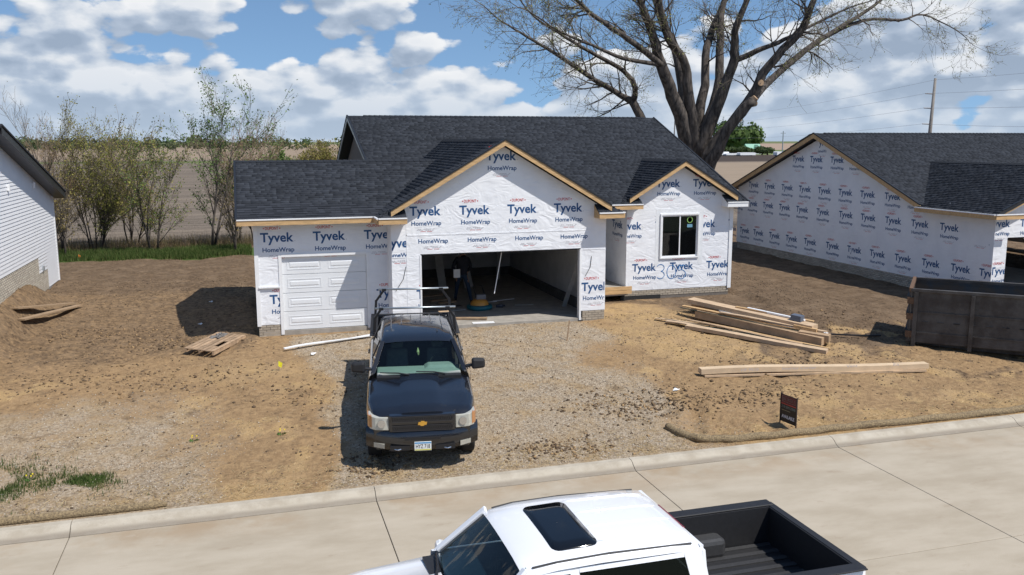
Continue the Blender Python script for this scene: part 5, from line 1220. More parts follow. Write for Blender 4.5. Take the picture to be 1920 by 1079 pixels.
# person: one skinned body, then trousers and hoodie told apart by height
def person():
    T = thing('person', 'person in dark hoodie and blue jeans walking away inside the garage', 'person', (2.08, 3.7, 0))
    J = [('pel', (2.08, 3.70, .95), .15), ('sp', (2.10, 3.72, 1.12), .15), ('ch', (2.11, 3.70, 1.36), .175), ('nk', (2.11, 3.68, 1.53), .065), ('hd', (2.11, 3.64, 1.63), .095), ('ht', (2.11, 3.63, 1.74), .085),
         ('shL', (1.91, 3.71, 1.44), .085), ('elL', (1.80, 3.80, 1.17), .06), ('wrL', (1.86, 3.62, .98), .045), ('haL', (1.88, 3.55, .92), .04),
         ('shR', (2.31, 3.69, 1.44), .085), ('elR', (2.40, 3.74, 1.16), .06), ('wrR', (2.33, 3.92, .99), .045), ('haR', (2.31, 3.98, .94), .04),
         ('hpL', (1.98, 3.70, .90), .105), ('knL', (1.95, 3.86, .50), .075), ('anL', (1.93, 4.02, .10), .05), ('toL', (1.91, 3.86, .045), .045),
         ('hpR', (2.19, 3.70, .90), .105), ('knR', (2.27, 3.52, .50), .075), ('anR', (2.33, 3.45, .09), .05), ('toR', (2.35, 3.26, .045), .045)]
    E_ = [('pel', 'sp'), ('sp', 'ch'), ('ch', 'nk'), ('nk', 'hd'), ('hd', 'ht'), ('ch', 'shL'), ('shL', 'elL'), ('elL', 'wrL'), ('wrL', 'haL'), ('ch', 'shR'), ('shR', 'elR'), ('elR', 'wrR'), ('wrR', 'haR'), ('pel', 'hpL'), ('hpL', 'knL'), ('knL', 'anL'), ('anL', 'toL'), ('pel', 'hpR'), ('hpR', 'knR'), ('knR', 'anR'), ('anR', 'toR')]
    for sd, hx, hy, hz in (('L', 1.88, 3.55, .92), ('R', 2.31, 3.98, .94)):
        sg = -1 if sd == 'L' else 1
        for k in range(4):
            J.append((f'f{sd}{k}a', (hx+.024*(k-1.5), hy-.012*sg*0, hz-.055), .011)); J.append((f'f{sd}{k}b', (hx+.026*(k-1.5), hy+.015, hz-.095-.008*(1.5-abs(k-1.5))), .009))
            E_ += [('ha'+sd, f'f{sd}{k}a'), (f'f{sd}{k}a', f'f{sd}{k}b')]
        J.append((f't{sd}a', (hx-sg*.05, hy-.02, hz-.02), .012)); J.append((f't{sd}b', (hx-sg*.055, hy-.03, hz-.06), .010)); E_ += [('ha'+sd, f't{sd}a'), (f't{sd}a', f't{sd}b')]
    ix = {j[0]: i for i, j in enumerate(J)}; org = Vector((2.08, 3.7, 0))
    me_ = bpy.data.meshes.new('skel'); me_.from_pydata([tuple(Vector(j[1])-org) for j in J], [(ix[a], ix[c]) for a, c in E_], []); me_.update()
    o = bpy.data.objects.new('skel', me_); COL.objects.link(o)
    o.modifiers.new('skin', 'SKIN'); sv_ = me_.skin_vertices[0].data
    for i, j in enumerate(J): sv_[i].radius = (j[2], j[2])
    sv_[0].use_root = True
    ss = o.modifiers.new('sub', 'SUBSURF'); ss.levels = 2; ss.render_levels = 2
    bpy.context.view_layer.update(); dg = bpy.context.evaluated_depsgraph_get(); bm_ = bpy.data.meshes.new_from_object(o.evaluated_get(dg)); bpy.data.objects.remove(o)
    for mm in (mat('skin_tone', (.35, .2, .13), .6), mat('navy_hoodie', (.012, .015, .024), .9), mat('blue_jeans', (.02, .04, .075), .9, .3, 30), M_black, mat('dark_hair', (.015, .01, .008), .8)): bm_.materials.append(mm)
    for p_ in bm_.polygons:
        c = p_.center; z = c.z; p_.use_smooth = True
        hand = (abs(c.x) > .17 and z < 1.0 and z > .7)
        p_.material_index = 0 if hand else (3 if z < .10 else (2 if z < .93 else (1 if z < 1.52 else (4 if (z > 1.66 or c.y > -.04) else 0))))
    ob_ = bpy.data.objects.new('body', bm_); link(ob_, T)
    for sx in (-.035, .035):
        b = MB(); b.tube([(2.11+sx, 3.545, 1.655), (2.11+sx, 3.535, 1.655)], .012, 8); b.build('eye', M_black, T)
    b = MB(); b.tube([(2.11, 3.545, 1.64), (2.11, 3.515, 1.615), (2.11, 3.545, 1.605)], [.008, .016, .01], 6); b.build('nose', mat('skin_tone', (.35, .2, .13), .6), T)
    return T
person()
b = MB(); b.box(1.76, 1.98, 3.50, 3.515, .86, 1.14); o = b.build('clipboard', M_white); meta(o, 'white clipboard held at the hip of the person in the garage', 'clipboard')
# ------------------------------------------------------------------ trees
M_bark = mat('grey_bark', (.125, .104, .088), .95, .55, 7, .05, 9, col2=(.03, .024, .02), stretch=(1, 1, .22))
M_twig = mat('twig_bark', (.17, .14, .105), .95, .3, 6)
M_twr = mat('reddish_twig', (.27, .19, .125), .95, .3, 6)
M_leaf = attr_mat('foliage', .75, .25, trans=.35)
def rot_to(d, ang, azi):
    d = d.normalized(); a = d.cross(Vector((0, 0, 1)))
    if a.length < .05: a = d.cross(Vector((1, 0, 0)))
    a.normalize(); c = d.cross(a); s_ = a*math.cos(azi)+c*math.sin(azi)
    return (d*math.cos(ang)+s_*math.sin(ang)).normalized()
class Tree:
    def __init__(s, seed): s.r = random.Random(seed); s.b = MB(); s.t = MB(); s.lv = []
    def limb(s, pts, rad, n=8, twig=False): (s.t if twig else s.b).tube(pts, rad, n, cap=True)
    def grow(s, p, d, L, r, lev, P):
        """a branch with sub-branches; P = dict(levels, n, ang, up, wig, ratio, leaf)"""
        R_ = s.r; k = 4 if lev < P['levels'] else 3; pts = [p.copy()]; rad = [r]; q = p.copy(); dd = d.normalized(); dirs = [dd.copy()]
        for i in range(k):
            dd = (dd+Vector((R_.gauss(0, 1), R_.gauss(0, 1), R_.gauss(0, 1)))*P['wig']+Vector((0, 0, P['up']))*.25).normalized()
            q = q+dd*L/k; pts.append(q.copy()); rad.append(max(P.get('rmin', .004), r*(1-.75*(i+1)/k))); dirs.append(dd.copy())
        s.limb(pts, rad, 6 if r > .05 else (4 if r > .015 else 3), r < P.get('twr', .03))
        if lev >= P['levels']:
            for _ in range(P['leaf']):
                i = R_.randrange(1, k+1); s.lv.append(pts[i]+Vector((R_.gauss(0, 1), R_.gauss(0, 1), R_.gauss(0, 1)))*P['lsp'])
            return
        nb = P['n'][min(lev, len(P['n'])-1)]
        for j in range(nb):
            t_ = R_.uniform(P.get('low', .25), 1.0); i = min(k-1, int(t_*k)); f_ = t_*k-i; bp_ = pts[i].lerp(pts[i+1], f_)
            nd = rot_to(dirs[i+1], R_.uniform(P['ang'][0], P['ang'][1]), R_.uniform(0, 6.28))
            s.grow(bp_, nd, L*R_.uniform(P['ratio'][0], P['ratio'][1]), max(P.get('rmin', .004), rad[i]*R_.uniform(.45, .65)), lev+1, P)
    def leaves(s, size, cols, jit=.3):
        n = len(s.lv)
        if n == 0: return None
        C_ = np.array([tuple(v) for v in s.lv]); a = nrs.normal(size=(n, 3)); a /= np.linalg.norm(a, axis=1)[:, None]; c = nrs.normal(size=(n, 3)); c -= a*(a*c).sum(1)[:, None]; c /= np.linalg.norm(c, axis=1)[:, None]
        sz = size*nrs.uniform(.6, 1.4, (n, 1)); V = np.stack([C_-a*sz, C_+c*sz*.55, C_+a*sz, C_-c*sz*.55], 1)
        cols = np.array(cols); k = nrs.randint(0, len(cols), n); tone = cols[k]*nrs.uniform(1-jit, 1+jit, (n, 1))
        return V, tone
def finish_tree(T, tr, size, cols, trunk_mat=M_bark, twig_mat=M_twig, leafname='crown'):
    tr.b.build('trunk', trunk_mat, T, smooth=True, recalc=False)
    if tr.t.v: o = tr.t.build('twigs', twig_mat, T, recalc=False); o['kind'] = 'stuff'
    q = tr.leaves(size, cols)
    if q is not None: mass(leafname, q[0], [(0, 1, 2, 3)], M_leaf, q[1], T)
# the big old tree behind the houses
BT = thing('old_tree', 'huge spreading bare-limbed old tree rising behind the gap between the houses', 'tree', (17.5, 16, -.05))
LIMBS = {
 'trunk': [(17.55, 16, -.2, 1.25), (17.5, 16, .6, 1.08), (17.4, 16, 2.2, .95), (17.35, 16, 3.55, .92), (17.2, 16, 4.7, .9), (17.2, 16, 5.3, .6)],
 'A': [(17.04, 16.0, 4.5, .58), (16.03, 15.5, 6.59, .48), (15.01, 15.0, 8.21, .40), (14.49, 14.8, 9.18, .34), (13.92, 14.5, 10.35, .27), (13.06, 14.0, 11.69, .20), (12.4, 13.5, 12.97, .11)],
 'B': [(17.25, 16.3, 4.6, .55), (16.99, 16.8, 7.03, .42), (16.83, 17.2, 8.91, .34), (16.6, 17.6, 10.26, .28), (16.11, 18.0, 11.35, .24), (15.81, 18.4, 12.97, .18), (15.56, 18.6, 14.82, .09)],
 'C': [(17.07, 15.7, 4.9, .42), (16.27, 15.2, 7.73, .34), (15.92, 15.0, 9.1, .28), (14.84, 14.5, 10.02, .26), (14.09, 14.0, 11.49, .19), (13.76, 13.6, 13.28, .1)],
 'D': [(17.36, 16.5, 4.6, .48), (18.12, 17.0, 8.12, .31), (18.42, 17.4, 10.03, .27), (19.31, 18.0, 11.6, .22), (20.43, 18.6, 13.48, .13)],
 'E': [(17.35, 16.2, 4.7, .46), (18.67, 16.6, 7.84, .34), (18.96, 17.0, 10.01, .28), (19.07, 17.2, 11.62, .24), (19.77, 17.5, 13.8, .11)],
 'F': [(17.11, 15.6, 4.6, .52), (17.98, 15.0, 7.49, .37), (18.49, 14.7, 9.27, .31), (18.32, 14.5, 10.5, .24), (18.91, 14.1, 12.44, .15)],
 'F2': [(18.5, 14.7, 9.14, .2), (19.41, 14.2, 9.62, .17), (20.31, 13.8, 9.98, .14), (21.48, 13.4, 10.6, .1), (23.23, 13.0, 11.48, .06), (24.85, 12.8, 12.01, .03)],
 'G': [(17.28, 15.5, 4.4, .48), (18.32, 14.8, 5.94, .38), (19.1, 14.0, 7.46, .33), (19.65, 13.6, 8.83, .29), (20.92, 13.0, 10.41, .24), (21.21, 12.6, 11.59, .2), (21.49, 12.2, 13.21, .11)],
 'G2': [(19.0, 14.9, 6.5, .28), (20.48, 16.0, 7.46, .26), (21.73, 16.8, 8.31, .25), (24.3, 17.4, 10.06, .22), (26.52, 17.8, 11.28, .17), (29.14, 18.2, 12.69, .11), (30.7, 18.5, 13.95, .05)],
 'G3': [(25.5, 17.6, 10.75, .14), (28.66, 18.4, 11.9, .12), (31.64, 19.0, 12.09, .1), (33.43, 19.4, 12.5, .07), (36.14, 19.8, 11.83, .04), (37.79, 20.0, 10.98, .02)],
 'Hc': [(17.25, 15.4, 2.9, .5), (17.54, 14.4, 4.9, .37), (18.17, 13.6, 6.55, .32), (18.7, 13.3, 7.2, .28)],
 'K': [(17.6, 16.6, 1.8, .55), (16.6, 17.8, 4.6, .42), (15.42, 18.5, 6.39, .32), (14.96, 18.8, 7.31, .28), (14.41, 19.0, 7.64, .21), (12.68, 19.6, 8.73, .17), (11.04, 20.0, 9.81, .13), (9.72, 20.4, 10.62, .09), (8.4, 20.8, 11.42, .055), (7.46, 21.0, 12.21, .03)],
 'K2': [(15.0, 18.8, 7.2, .22), (14.88, 18.4, 8.02, .19), (14.15, 18.0, 8.78, .16), (12.37, 17.4, 9.48, .13), (10.46, 16.8, 10.25, .1), (8.64, 16.2, 11.1, .06), (7.53, 16.0, 12.22, .03)],
 'L': [(14.75, 14.8, 8.8, .22), (12.57, 14.0, 9.9, .18), (10.73, 13.4, 10.7, .14), (9.55, 13.0, 11.39, .1), (8.49, 12.8, 11.98, .05)],
 'M': [(14.6, 14.8, 8.9, .15), (12.23, 13.8, 9.03, .12), (10.41, 13.2, 9.52, .09), (8.75, 12.8, 9.99, .055), (7.16, 12.4, 10.77, .03)]}
LIMBS = {k: [(x, y, z, r*(.74 if k != 'trunk' else .74)) for x, y, z, r in v] for k, v in LIMBS.items()}
bt = Tree(5)
PB_ = dict(levels=2, n=(5, 4), ang=(.35, 1.0), up=.05, wig=.20, ratio=(.45, .75), leaf=2, lsp=.09, rmin=.006, twr=.05)
def spline(P_, n=4):
    out = []; m_ = len(P_)
    for i in range(m_-1):
        p0, p1, p2, p3 = [np.array(P_[max(0, min(m_-1, i+k))]) for k in (-1, 0, 1, 2)]
        for j in range(n):
            t_ = j/n; out.append(.5*((2*p1)+(-p0+p2)*t_+(2*p0-5*p1+4*p2-p3)*t_*t_+(-p0+3*p1-3*p2+p3)*t_**3))
    out.append(np.array(P_[-1])); return out
for nm, pts in LIMBS.items():
    S_ = spline(pts, 4); wob = .05 if nm != 'trunk' else .03
    q = [Vector(p[:3])+Vector((noise.noise(Vector((i*.6, ord(nm[0]), 0))), noise.noise(Vector((i*.6, 5, ord(nm[-1])))), 0))*wob*2 for i, p in enumerate(S_)]; r_ = [max(.015, float(p[3])*(1+.10*noise.noise(Vector((i*1.3, 2, ord(nm[0])))))) for i, p in enumerate(S_)]
    bt.limb(q, r_, 12 if nm == 'trunk' else 9)
    if nm in ('trunk', 'Hc'): continue
    L_ = len(q); small = r_[0] < .3
    for i in range(2 if small else 5, L_):
        fr = i/L_
        for _ in range(2 if fr > .3 else 1):
            if bt.r.random() > (.68 if fr > .45 else .22): continue
            d = (q[min(i+1, L_-1)]-q[i-1]).normalized(); nd = rot_to(d, bt.r.uniform(.4, 1.1), bt.r.uniform(0, 6.28)); nd.z -= .12; LL = bt.r.uniform(1.1, 2.4)*(1.15-.4*fr)
            bt.grow(q[i], nd, LL, min(.05, r_[i]*.45), 0, PB_)
    bt.grow(q[-1], (q[-1]-q[-2]), 1.8, r_[-1], 0, PB_)
finish_tree(BT, bt, .04, [(.26, .28, .08), (.34, .34, .12), (.22, .25, .08)], leafname='buds')
for c, d in (((18.78, 13.22, 7.3), (.5, -.5, .7)), ((18.55, 14.2, 6.35), (-.3, -.9, .1)), ((20.0, 15.2, 7.15), (.2, -.95, 0)), ((19.3, 13.62, 8.05), (-.2, -.95, .1))):
    d = Vector(d).normalized(); b = MB(); b.tube([Vector(c)-d*.25, Vector(c)+d*.06], [.17, .15], 12); b.build('sawn_stub', mat('sawn_wood', (.42, .28, .17), .9, .3, 10), BT)
# hedge trees at the field edge
def hedge_tree(label, x, y, h, seed, stems, spread, leafcols, leaf, lsize, twig=M_twig, levels=3, up=.25, group='trees along the field edge', n=(9, 6, 5)):
    z = -.02; T = thing('hedge_tree', label, 'tree', (x, y, z), group); tr = Tree(seed)
    for k in range(stems):
        a = tr.r.uniform(0, 6.28); tilt = tr.r.uniform(.05, spread); d = Vector((math.sin(tilt)*math.cos(a), math.sin(tilt)*math.sin(a), math.cos(tilt)))
        L = h*tr.r.uniform(.50, .66); tr.grow(Vector((x+.12*math.cos(a)*stems**.4, y+.12*math.sin(a), z-.1)), d, L, .018+.0085*h/stems**.5, 0, dict(levels=levels, n=n, ang=(.25, .7), up=up, wig=.08, ratio=(.35, .6), leaf=leaf, lsp=.10, rmin=.006, twr=.02, low=.10))
    finish_tree(T, tr, lsize, leafcols, twig_mat=twig); return T
OL = [(.25, .25, .06), (.31, .29, .08), (.20, .21, .05), (.34, .30, .09)]; GR = [(.15, .23, .065), (.20, .28, .085), (.12, .19, .05)]; BR_ = [(.27, .21, .08), (.23, .19, .07), (.31, .24, .10)]
hedge_tree('broad olive-leaved bushy tree, the widest of the hedge trees', -11.9, 23.0, 7.0, 21, 7, .42, OL, 6, .045)
hedge_tree('twin-trunked olive tree right of the widest hedge tree', -9.15, 21.6, 7.2, 22, 3, .20, OL+GR, 6, .044)
hedge_tree('tallest fresh green tree of the hedge, slender double trunk', -6.5, 22.0, 9.0, 23, 2, .16, GR, 8, .052)
hedge_tree('tall bare grey tree behind the left end of the hedge', -14.5, 26.0, 9.6, 24, 2, .14, BR_, 1, .03, levels=3)
hedge_tree('leafy green tree at the far left edge above the sided house', -19.0, 27.0, 8.6, 25, 3, .25, GR, 5, .06)
hedge_tree('bare reddish sapling just left of the garage roof', -4.2, 23.5, 6.8, 26, 4, .28, BR_, 2, .035, M_twr)
hedge_tree('thin reddish sapling between the tall green tree and the garage', -5.3, 24.5, 6.9, 27, 3, .25, BR_, 2, .035, M_twr)
hedge_tree('small bare sapling left of the widest hedge tree', -13.6, 22.6, 6.2, 28, 4, .3, BR_, 2, .035, M_twr)
hedge_tree('brownish sapling between the widest and the twin-trunked tree', -10.4, 24.5, 6.4, 29, 4, .32, BR_+OL, 3, .045, M_twr)
hedge_tree('thin shaded sapling behind the corner of the sided house', -13.0, 20.6, 5.6, 30, 2, .2, BR_, 2, .05)
hedge_tree('low brown shrub behind the garage roof ridge', 1.5, 52, 5.6, 31, 8, .35, BR_+OL, 5, .075, M_twr, up=.1)
hedge_tree('second low brown shrub right beside the first behind the garage roof', 4.6, 54, 5.4, 32, 8, .35, BR_+OL, 5, .075, M_twr, up=.1)
hedge_tree('narrow bright green young tree behind the garage roof', -1.2, 50, 6.0, 33, 2, .06, GR, 8, .09, n=(10, 5, 3))
hedge_tree('dark thin tree hidden behind the left wall of the garage', -5.2, 20.2, 4.2, 34, 2, .12, BR_, 1, .05)
# far wood on the horizon, farm trees
def puff(cx, cy, cz, rx, rz, n, cols, rs):
    d = rs.normal(size=(n, 3)); d /= np.linalg.norm(d, axis=1)[:, None]; rr = rs.uniform(.55, 1.05, (n, 1))*(1+.25*np.sin(d[:, :1]*5+cx)*np.cos(d[:, 2:]*6+cy)); C_ = np.array([[cx, cy, cz]])+d*rr*np.array([[rx, rx, rz]])
    a = rs.normal(size=(n, 3)); a /= np.linalg.norm(a, axis=1)[:, None]; c = np.cross(a, d); c /= np.linalg.norm(c, axis=1)[:, None]+1e-6
    sz = rx*.17*rs.uniform(.6, 1.4, (n, 1)); V = np.stack([C_-a*sz, C_+c*sz, C_+a*sz, C_-c*sz], 1); cols = np.array(cols); return V, cols[rs.randint(0, len(cols), n)]*rs.uniform(.7, 1.3, (n, 1))
FW = [(.075, .115, .05), (.10, .14, .06), (.12, .14, .07), (.09, .10, .055), (.15, .14, .08)]
Vs, Ts = [], []
for k in range(230):
    a = rnd.uniform(-.42, .40); R_ = rnd.uniform(520, 800); x = CAM.x+R_*math.sin(a); y = CAM.y+R_*math.cos(a)
    if a > .27 and rnd.random() < .9: continue
    h = rnd.uniform(4, 8.5)*R_/620; V, t_ = puff(x, y, h*.52, h*rnd.uniform(.45, .8), h*.5, 70, [FW[rnd.randrange(5)]], nrs); Vs.append(V); Ts.append(t_)
fw_ = mass('far_wood', np.concatenate(Vs), [(0, 1, 2, 3)], M_leaf, np.concatenate(Ts)); meta(fw_, 'dark green belt of far woodland along the horizon behind the field', 'woodland', kind='stuff')
def polar(u_px, Z):   # direction by bearing from the viewpoint, distance Z
    a = yaw+math.atan((u_px-960)/1653.8); return CAM.x+Z*math.sin(a), CAM.y+Z*math.cos(a)
def farm_tree(label, az_px, Z, h, w_, cols, conifer=False):
    x, y = polar(az_px, Z); T = thing('farm_tree', label, 'tree', (x, y, 0), 'trees round the far farm'); b = MB(); b.tube([(x, y, -.3), (x, y, h*.5)], [w_*.08, w_*.04], 7); b.build('trunk', M_bark, T)
    if conifer:
        Vs_, Ts_ = zip(*[puff(x, y, h*(.15+.16*k), w_*.5*(1-.18*k), h*.12, 160, cols, nrs) for k in range(6)])
    else:
        Vs_, Ts_ = zip(*[puff(x+nrs.uniform(-.3, .3)*w_, y+nrs.uniform(-.3, .3)*w_, h*nrs.uniform(.4, .72), w_*.38, h*.28, 260, cols, nrs) for k in range(6)])
    mass('crown', np.concatenate(Vs_), [(0, 1, 2, 3)], M_leaf, np.concatenate(Ts_), T)
GF = [(.11, .17, .05), (.14, .20, .06), (.09, .14, .045)]; DF = [(.03, .055, .035), (.045, .07, .04)]
farm_tree('large round green tree left of the green-roofed farmhouse', 1371, 372, 13.0, 12, GF); farm_tree('round green tree right behind the green-roofed farmhouse', 1404, 385, 13, 9.5, GF)
farm_tree('dark conifer behind the large round farm tree', 1384, 392, 16, 7, DF, True); farm_tree('dark conifer seen between the forked trunks', 1350, 380, 14.5, 8, DF, True); farm_tree('dark conifer just right of the first one', 1376, 396, 17, 6, DF, True)
for i, (u_, lb) in enumerate(((1352, 'leftmost small round shrub in the farm row'), (1370, 'second small round shrub in the farm row'), (1390, 'dark shrub under the farmhouse gable'), (1424, 'wide dark shrub right of the farmhouse'), (1434, 'rightmost dark shrub of the farm row'))):
    farm_tree(lb, u_, 335+i*2, 3.2, 4.6, [(.06, .095, .035), (.08, .11, .04)])
fx, fy = polar(1410, 365); FH = thing('farmhouse', 'far white farmhouse with pale green roof right of the big tree', 'house', (fx, fy, 0))
b = MB(); b.box(fx-3.025, fx+3.025, fy, fy+3.850, -.2, 2.3); b.prism([(fx-0.495, fy-0.660, -.2), (fx+1.815, fy-0.660, -.2), (fx+1.815, fy-0.660, 2.2), (fx+0.660, fy-0.660, 3.5), (fx-0.495, fy-0.660, 2.2)], (0, .6, 0)); b.build('wall', M_white, FH)
b = MB(); b.prism([(fx-3.300, fy-0.275, 2.1), (fx-3.300, fy+4.125, 2.1), (fx-3.300, fy+1.925, 4.0)], (6.6, 0, 0)); b.prism([(fx-0.770, fy-0.880, 2.1), (fx+0.660, fy-0.880, 3.7), (fx+2.090, fy-0.880, 2.1), (fx+1.870, fy-0.880, 2.1), (fx+0.660, fy-0.880, 3.4), (fx-0.550, fy-0.880, 2.1)], (0, 2.2, 0)); b.build('roof', mat('green_metal_roof', (.22, .42, .32), .5), FH)
b = MB(); b.box(fx+0.385, fx+0.935, fy-0.693, fy-0.665, 1.6, 2.4); b.build('window', M_black, FH)
fx2, fy2 = polar(1334, 360); b = MB(); b.prism([(fx2-4, fy2, 0), (fx2+4, fy2, 0), (fx2+4, fy2, 3), (fx2, fy2, 4.6), (fx2-4, fy2, 3)], (0, 8, 0)); o = b.build('farm_shed', mat('green_metal_roof', (.22, .42, .32), .5)); meta(o, 'far pale green shed glimpsed between the forked limbs', 'shed')
for u_, w_, h_, lb in [(q[0], q[1]*.6, q[2]*.62, q[3]) for q in ((1346, 1.2, 1.6, 'small white far vehicle, leftmost before the farm'), (1355, 5.5, 2.4, 'white far trailer left of the long white one'), (1375, 12, 1.6, 'long low white row before the farm shrubs'), (1398, 10, 2.0, 'white far canopy below the farmhouse'), (1457, 3.5, 2.6, 'white far shed beside the small far pole'))]:
    x, y = polar(u_, 318); T = thing('farm_trailer', lb, 'trailer', (x, y, 0)); b = MB(); b.prism([(x-w_/2, y, .35), (x+w_/2, y, .35), (x+w_/2, y, h_*.85), (x+w_/2-.3, y, h_), (x-w_/2+.3, y, h_), (x-w_/2, y, h_*.85)], (0, 2.4, 0)); b.build('trailer_body', M_white, T)
    b = MB(); b.box(x-w_*.3, x+w_*.3, y+.2, y+2.2, -.1, .36); b.build('undercarriage', M_blackp, T)
# transmission pole and wires
M_pole = mat('pole_grey', (.24, .22, .20), .8, .2, 4); M_wire = mat('wire_grey', (.30, .33, .38), .6)
px_, py_ = 84.0, 75.0; ax_ = Vector((.287, .958, 0)); sd_ = Vector((.958, -.287, 0))
PO = thing('transmission_pole', 'tall grey transmission pole with three side arms above the right roof', 'utility pole', (px_, py_, 0))
b = MB(); b.tube([(px_-.1, py_, -.3), (px_+.35, py_, 13.5)], [.30, .17], 10); b.build('pole_shaft', M_pole, PO, smooth=True)
AT = []
for z in (7.45, 9.55, 11.45):
    xx = px_-.1+.45*z/13.5; c = Vector((xx, py_, z)); e_ = c-sd_*1.15+Vector((0, 0, .05)); b = MB(); b.tube([c, e_], [.09, .07], 6); b.build('side_arm', mat('insulator_brown', (.12, .10, .10), .5), PO); AT.append(e_)
AT.append(Vector((px_+.35, py_, 13.3)))
p2 = Vector((px_, py_, 0))+ax_*190+Vector((0, 0, 0)); p3 = Vector((px_, py_, 0))-ax_*110
PO2 = thing('transmission_pole', 'far transmission pole mostly hidden behind the big tree trunk', 'utility pole', tuple(p2))
b = MB(); b.tube([p2+Vector((0, 0, -.3)), p2+Vector((.2, 0, 13.5))], [.30, .17], 8); b.build('pole_shaft', M_pole, PO2)
for i, e_ in enumerate(AT):
    pts = []
    for k in range(25):
        t_ = k/24; pts.append(e_-ax_*110*(1-t_)+Vector((0, 0, -2.2*4*t_*(1-t_)*.5)))
    for k in range(1, 33):
        t_ = k/32; pts.append(e_+ax_*190*t_+Vector((0, 0, -3.2*4*t_*(1-t_)*.5)))
    b = MB(); b.tube(pts, .015, 4, cap=False); o = b.build('power_line', M_wire, recalc=False); meta(o, ('lowest', 'second lowest', 'second highest', 'highest')[i]+' of the four power lines crossing the sky behind the tree', 'power line', 'power lines')
x, y = polar(1461.5, 420); PO3 = thing('far_pole', 'tiny distant utility pole on the field right of the farm', 'utility pole', (x, y, 0)); b = MB(); b.tube([(x, y, -.2), (x, y, 9.5)], [.28, .2], 6); b.build('pole_shaft', M_wire, PO3); b = MB(); b.box(x-1.3, x+1.3, y-.1, y+.1, 8.4, 8.7); b.build('crossarm', M_wire, PO3)

# ------------------------------------------------------------------ loose cover on the ground
ZC = {}
def scatter(n, f, x0, x1, y0, y1):
    out = []
    while len(out) < n:
        x, y = rnd.uniform(x0, x1), rnd.uniform(y0, y1)
        if -4.55 < x < 11.8 and y > .65: continue
        if -.85 < x < 5.7 and y > -.02: continue
        if f(x, y) > rnd.random(): out.append((x, y))
    return out
OCT_F = [(0, 2, 4), (2, 1, 4), (1, 3, 4), (3, 0, 4), (2, 0, 5), (1, 2, 5), (3, 1, 5), (0, 3, 5)]
def stones(name, pts, s0, s1, cols, label, cat, flat=.6):
    n = len(pts); P_ = np.array([(x, y, Hn(x, y)) for x, y in pts]); sz = nrs.uniform(0, 1, n)**2.2*(s1-s0)+s0
    base = np.array([[1, 0, 0], [-1, 0, 0], [0, 1, 0], [0, -1, 0], [0, 0, 1], [0, 0, -1.]])
    V = base[None]*nrs.uniform(.6, 1.3, (n, 6, 1)); a = nrs.uniform(0, 6.28, n); ca, sa = np.cos(a)[:, None], np.sin(a)[:, None]
    X = V[:, :, 0]*ca-V[:, :, 1]*sa+nrs.uniform(-.25, .25, (n, 6)); Y = V[:, :, 0]*sa+V[:, :, 1]*ca+nrs.uniform(-.25, .25, (n, 6)); Z = V[:, :, 2]*flat
    V = np.stack([X, Y, Z], 2)*sz[:, None, None]+P_[:, None, :]; V[:, :, 2] += (sz*.15)[:, None]
    cols = np.array(cols); tone = cols[nrs.randint(0, len(cols), n)]*nrs.uniform(.75, 1.25, (n, 1))
    o = mass(name, V, OCT_F, attr_mat('loose_stone', .95, .15), tone); meta(o, label, cat, kind='stuff')
gz_ = lambda x, y: zone(x, y)[0]; dz_ = lambda x, y: min(1, .15+zone(x, y)[2]+.4*zone(x, y)[1])
stones('gravel', scatter(34000, gz_, -9.5, 5.5, -9.4, .2), .007, .022, [(.42, .37, .30), (.30, .25, .19), (.50, .45, .38), (.22, .18, .14), (.36, .27, .19)], 'loose crushed gravel strewn over the drive and the left lot', 'gravel')
stones('soil_clods', scatter(16000, dz_, -13, 15, -9.3, 12), .008, .036, [(.13, .095, .065), (.09, .065, .045), (.18, .13, .085), (.24, .17, .105)], 'crumbled brown soil clods scattered over the bare lot', 'soil clods', .7)
hp = [(3.9+rnd.gauss(0, 1.0), -6.9+rnd.gauss(0, .5)) for _ in range(900)]+[(-2.6+rnd.gauss(0, .35), -8.6+rnd.gauss(0, .3)) for _ in range(260)]+[(1.0+rnd.gauss(0, .6), -8.7+rnd.gauss(0, .25)) for _ in range(400)]
for (cx_, cy_, sx_, sy_, n_) in ((8.6, -5.2, 1.1, .4, 420), (7.2, -6.9, .9, .4, 260), (9.9, -1.2, .8, .6, 260), (12.2, -2.0, .9, .6, 260), (-7.2, 1.2, 1.0, .5, 360), (-8.8, 2.8, 1.2, .6, 360), (-6.2, -2.9, 1.2, .5, 300), (-8.5, -2.2, 1.2, .5, 260), (-3.6, -4.6, .6, .5, 160), (6.0, -7.2, .7, .3, 160)):
    hp += [(cx_+rnd.gauss(0, sx_), cy_+rnd.gauss(0, sy_)) for _ in range(n_)]
stones('scraped_heap', [p_ for p_ in hp if p_[1] > -9.4], .012, .055, [(.30, .20, .105), (.22, .15, .085), (.13, .09, .058), (.10, .07, .046)], 'patches of broken clods turned up across the lot', 'soil clods', .7)
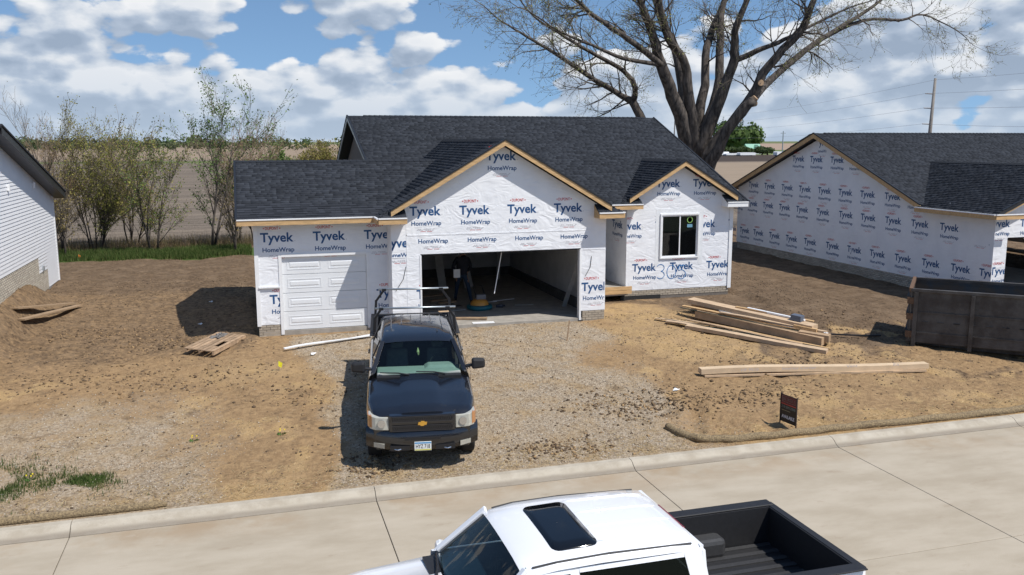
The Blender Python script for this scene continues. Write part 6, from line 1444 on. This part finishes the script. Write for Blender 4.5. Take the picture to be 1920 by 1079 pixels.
def blades(name, pts, h0, h1, wd, cols, label, cat, lean=.5, flat=False):
    n = len(pts); P_ = np.array([(x, y, Hn(x, y)+.004) for x, y in pts]); h = nrs.uniform(h0, h1, n); a = nrs.uniform(0, 6.28, n)
    d = np.stack([np.cos(a), np.sin(a), np.zeros(n)], 1); s_ = np.stack([-np.sin(a), np.cos(a), np.zeros(n)], 1)*wd
    le = nrs.uniform(.1, lean, n)
    if flat: tip = P_+d*h[:, None]+np.array([[0, 0, 1]])*nrs.uniform(.0, .03, (n, 1)); s_[:, 2] += wd*.6
    else: tip = P_+d*(h*le)[:, None]+np.array([[0, 0, 1]])*h[:, None]
    V = np.stack([P_-s_, P_+s_, tip+s_*(.8 if flat else .15), tip-s_*(.8 if flat else .15)], 1); cols = np.array(cols); tone = cols[nrs.randint(0, len(cols), n)]*nrs.uniform(.75, 1.25, (n, 1))
    o = mass(name, V, [(0, 1, 2, 3)], M_leaf, tone); meta(o, label, cat, kind='stuff')
GC = [(.055, .10, .02), (.085, .13, .03), (.12, .14, .045)]
blades('grass', scatter(30000, lambda x, y: zone(x, y)[3], -16, 13, 18, 22.4), .08, .26, .012, GC, 'strip of green grass at the foot of the hedge trees', 'grass')
blades('grass', scatter(3500, lambda x, y: zone(x, y)[3], -10.5, -6.3, -9.3, -6.5), .03, .09, .006, GC, 'small patches of turf in the gravel at lower left', 'grass')
blades('dry_weeds', [(rnd.uniform(-18, -2), 22.5+abs(rnd.gauss(0, 1.6))) for _ in range(9000)], .15, .6, .008, [(.30, .22, .13), (.22, .16, .10), (.16, .15, .06)], 'dry weeds and brush under the hedge trees', 'weeds', .7)
blades('straw', scatter(9000, lambda x, y: .9*sm(-y, 8.0, 9.2)+.25*zone(x, y)[1], -10, 15, -9.4, 1), .05, .16, .003, [(.50, .38, .20), (.42, .30, .15), (.58, .46, .27)], 'loose straw scattered over the soil behind the kerb', 'straw', flat=True)
for i, (x, y, lb) in enumerate(((-5.9, -6.55, 'dandelion tuft in bloom beside a dark patch on the left lot'), (-8.6, -7.75, 'dandelion tuft in the turf at the lower left edge'), (-4.2, -6.7, 'lone dandelion tuft nearest the pickup on the left'))):
    z = Hn(x, y); T = thing('dandelion', lb, 'flower', (x, y, z)); b = MB()
    for k in range(10): a = k*.63; b.face([(x, y, z+.01), (x+.08*math.cos(a), y+.08*math.sin(a), z+.04), (x+.10*math.cos(a+.12), y+.10*math.sin(a+.12), z+.02)])
    b.build('leaf_rosette', mat('weed_green', (.07, .14, .025), .8), T)
    for k in range(3):
        a = k*2.1+i; b = MB(); b.tube([(x+.06*math.cos(a), y+.06*math.sin(a), z+.10), (x+.06*math.cos(a), y+.06*math.sin(a), z+.115)], [.016, .012], 8); b.build('bloom', mat('dandelion_yellow', (.75, .58, .02), .7), T)
for i, (x, y) in enumerate(((-6.2, 3.3), (-3.2, -1.55), (10.2, -5.9), (11.5, -2.9), (4.9, -6.3), (-12.2, 8.4), (-6.0, 6.8))):
    z = Hn(x, y); b = MB(); q = [(x+.07*math.cos(a)*(1+.4*math.sin(a*3+i)), y+.06*math.sin(a), z+.03+.02*math.sin(a*2+i)) for a in np.linspace(0, 5.4, 6)]; b.prism(q, (.01, .01, .012)); o = b.build('paper_scrap', M_white); meta(o, ('crumpled white scrap on dark soil left of the garage', 'white scrap beside the long white strip', 'white scrap near the right end of the long carton', 'white scrap between the lumber pile and the dumpster', 'white scrap on sand before the long carton', 'white stone-like scrap by the sided house foundation', 'white scrap far back on the dirt before the grass')[i], 'litter', 'white litter scraps on the dirt')
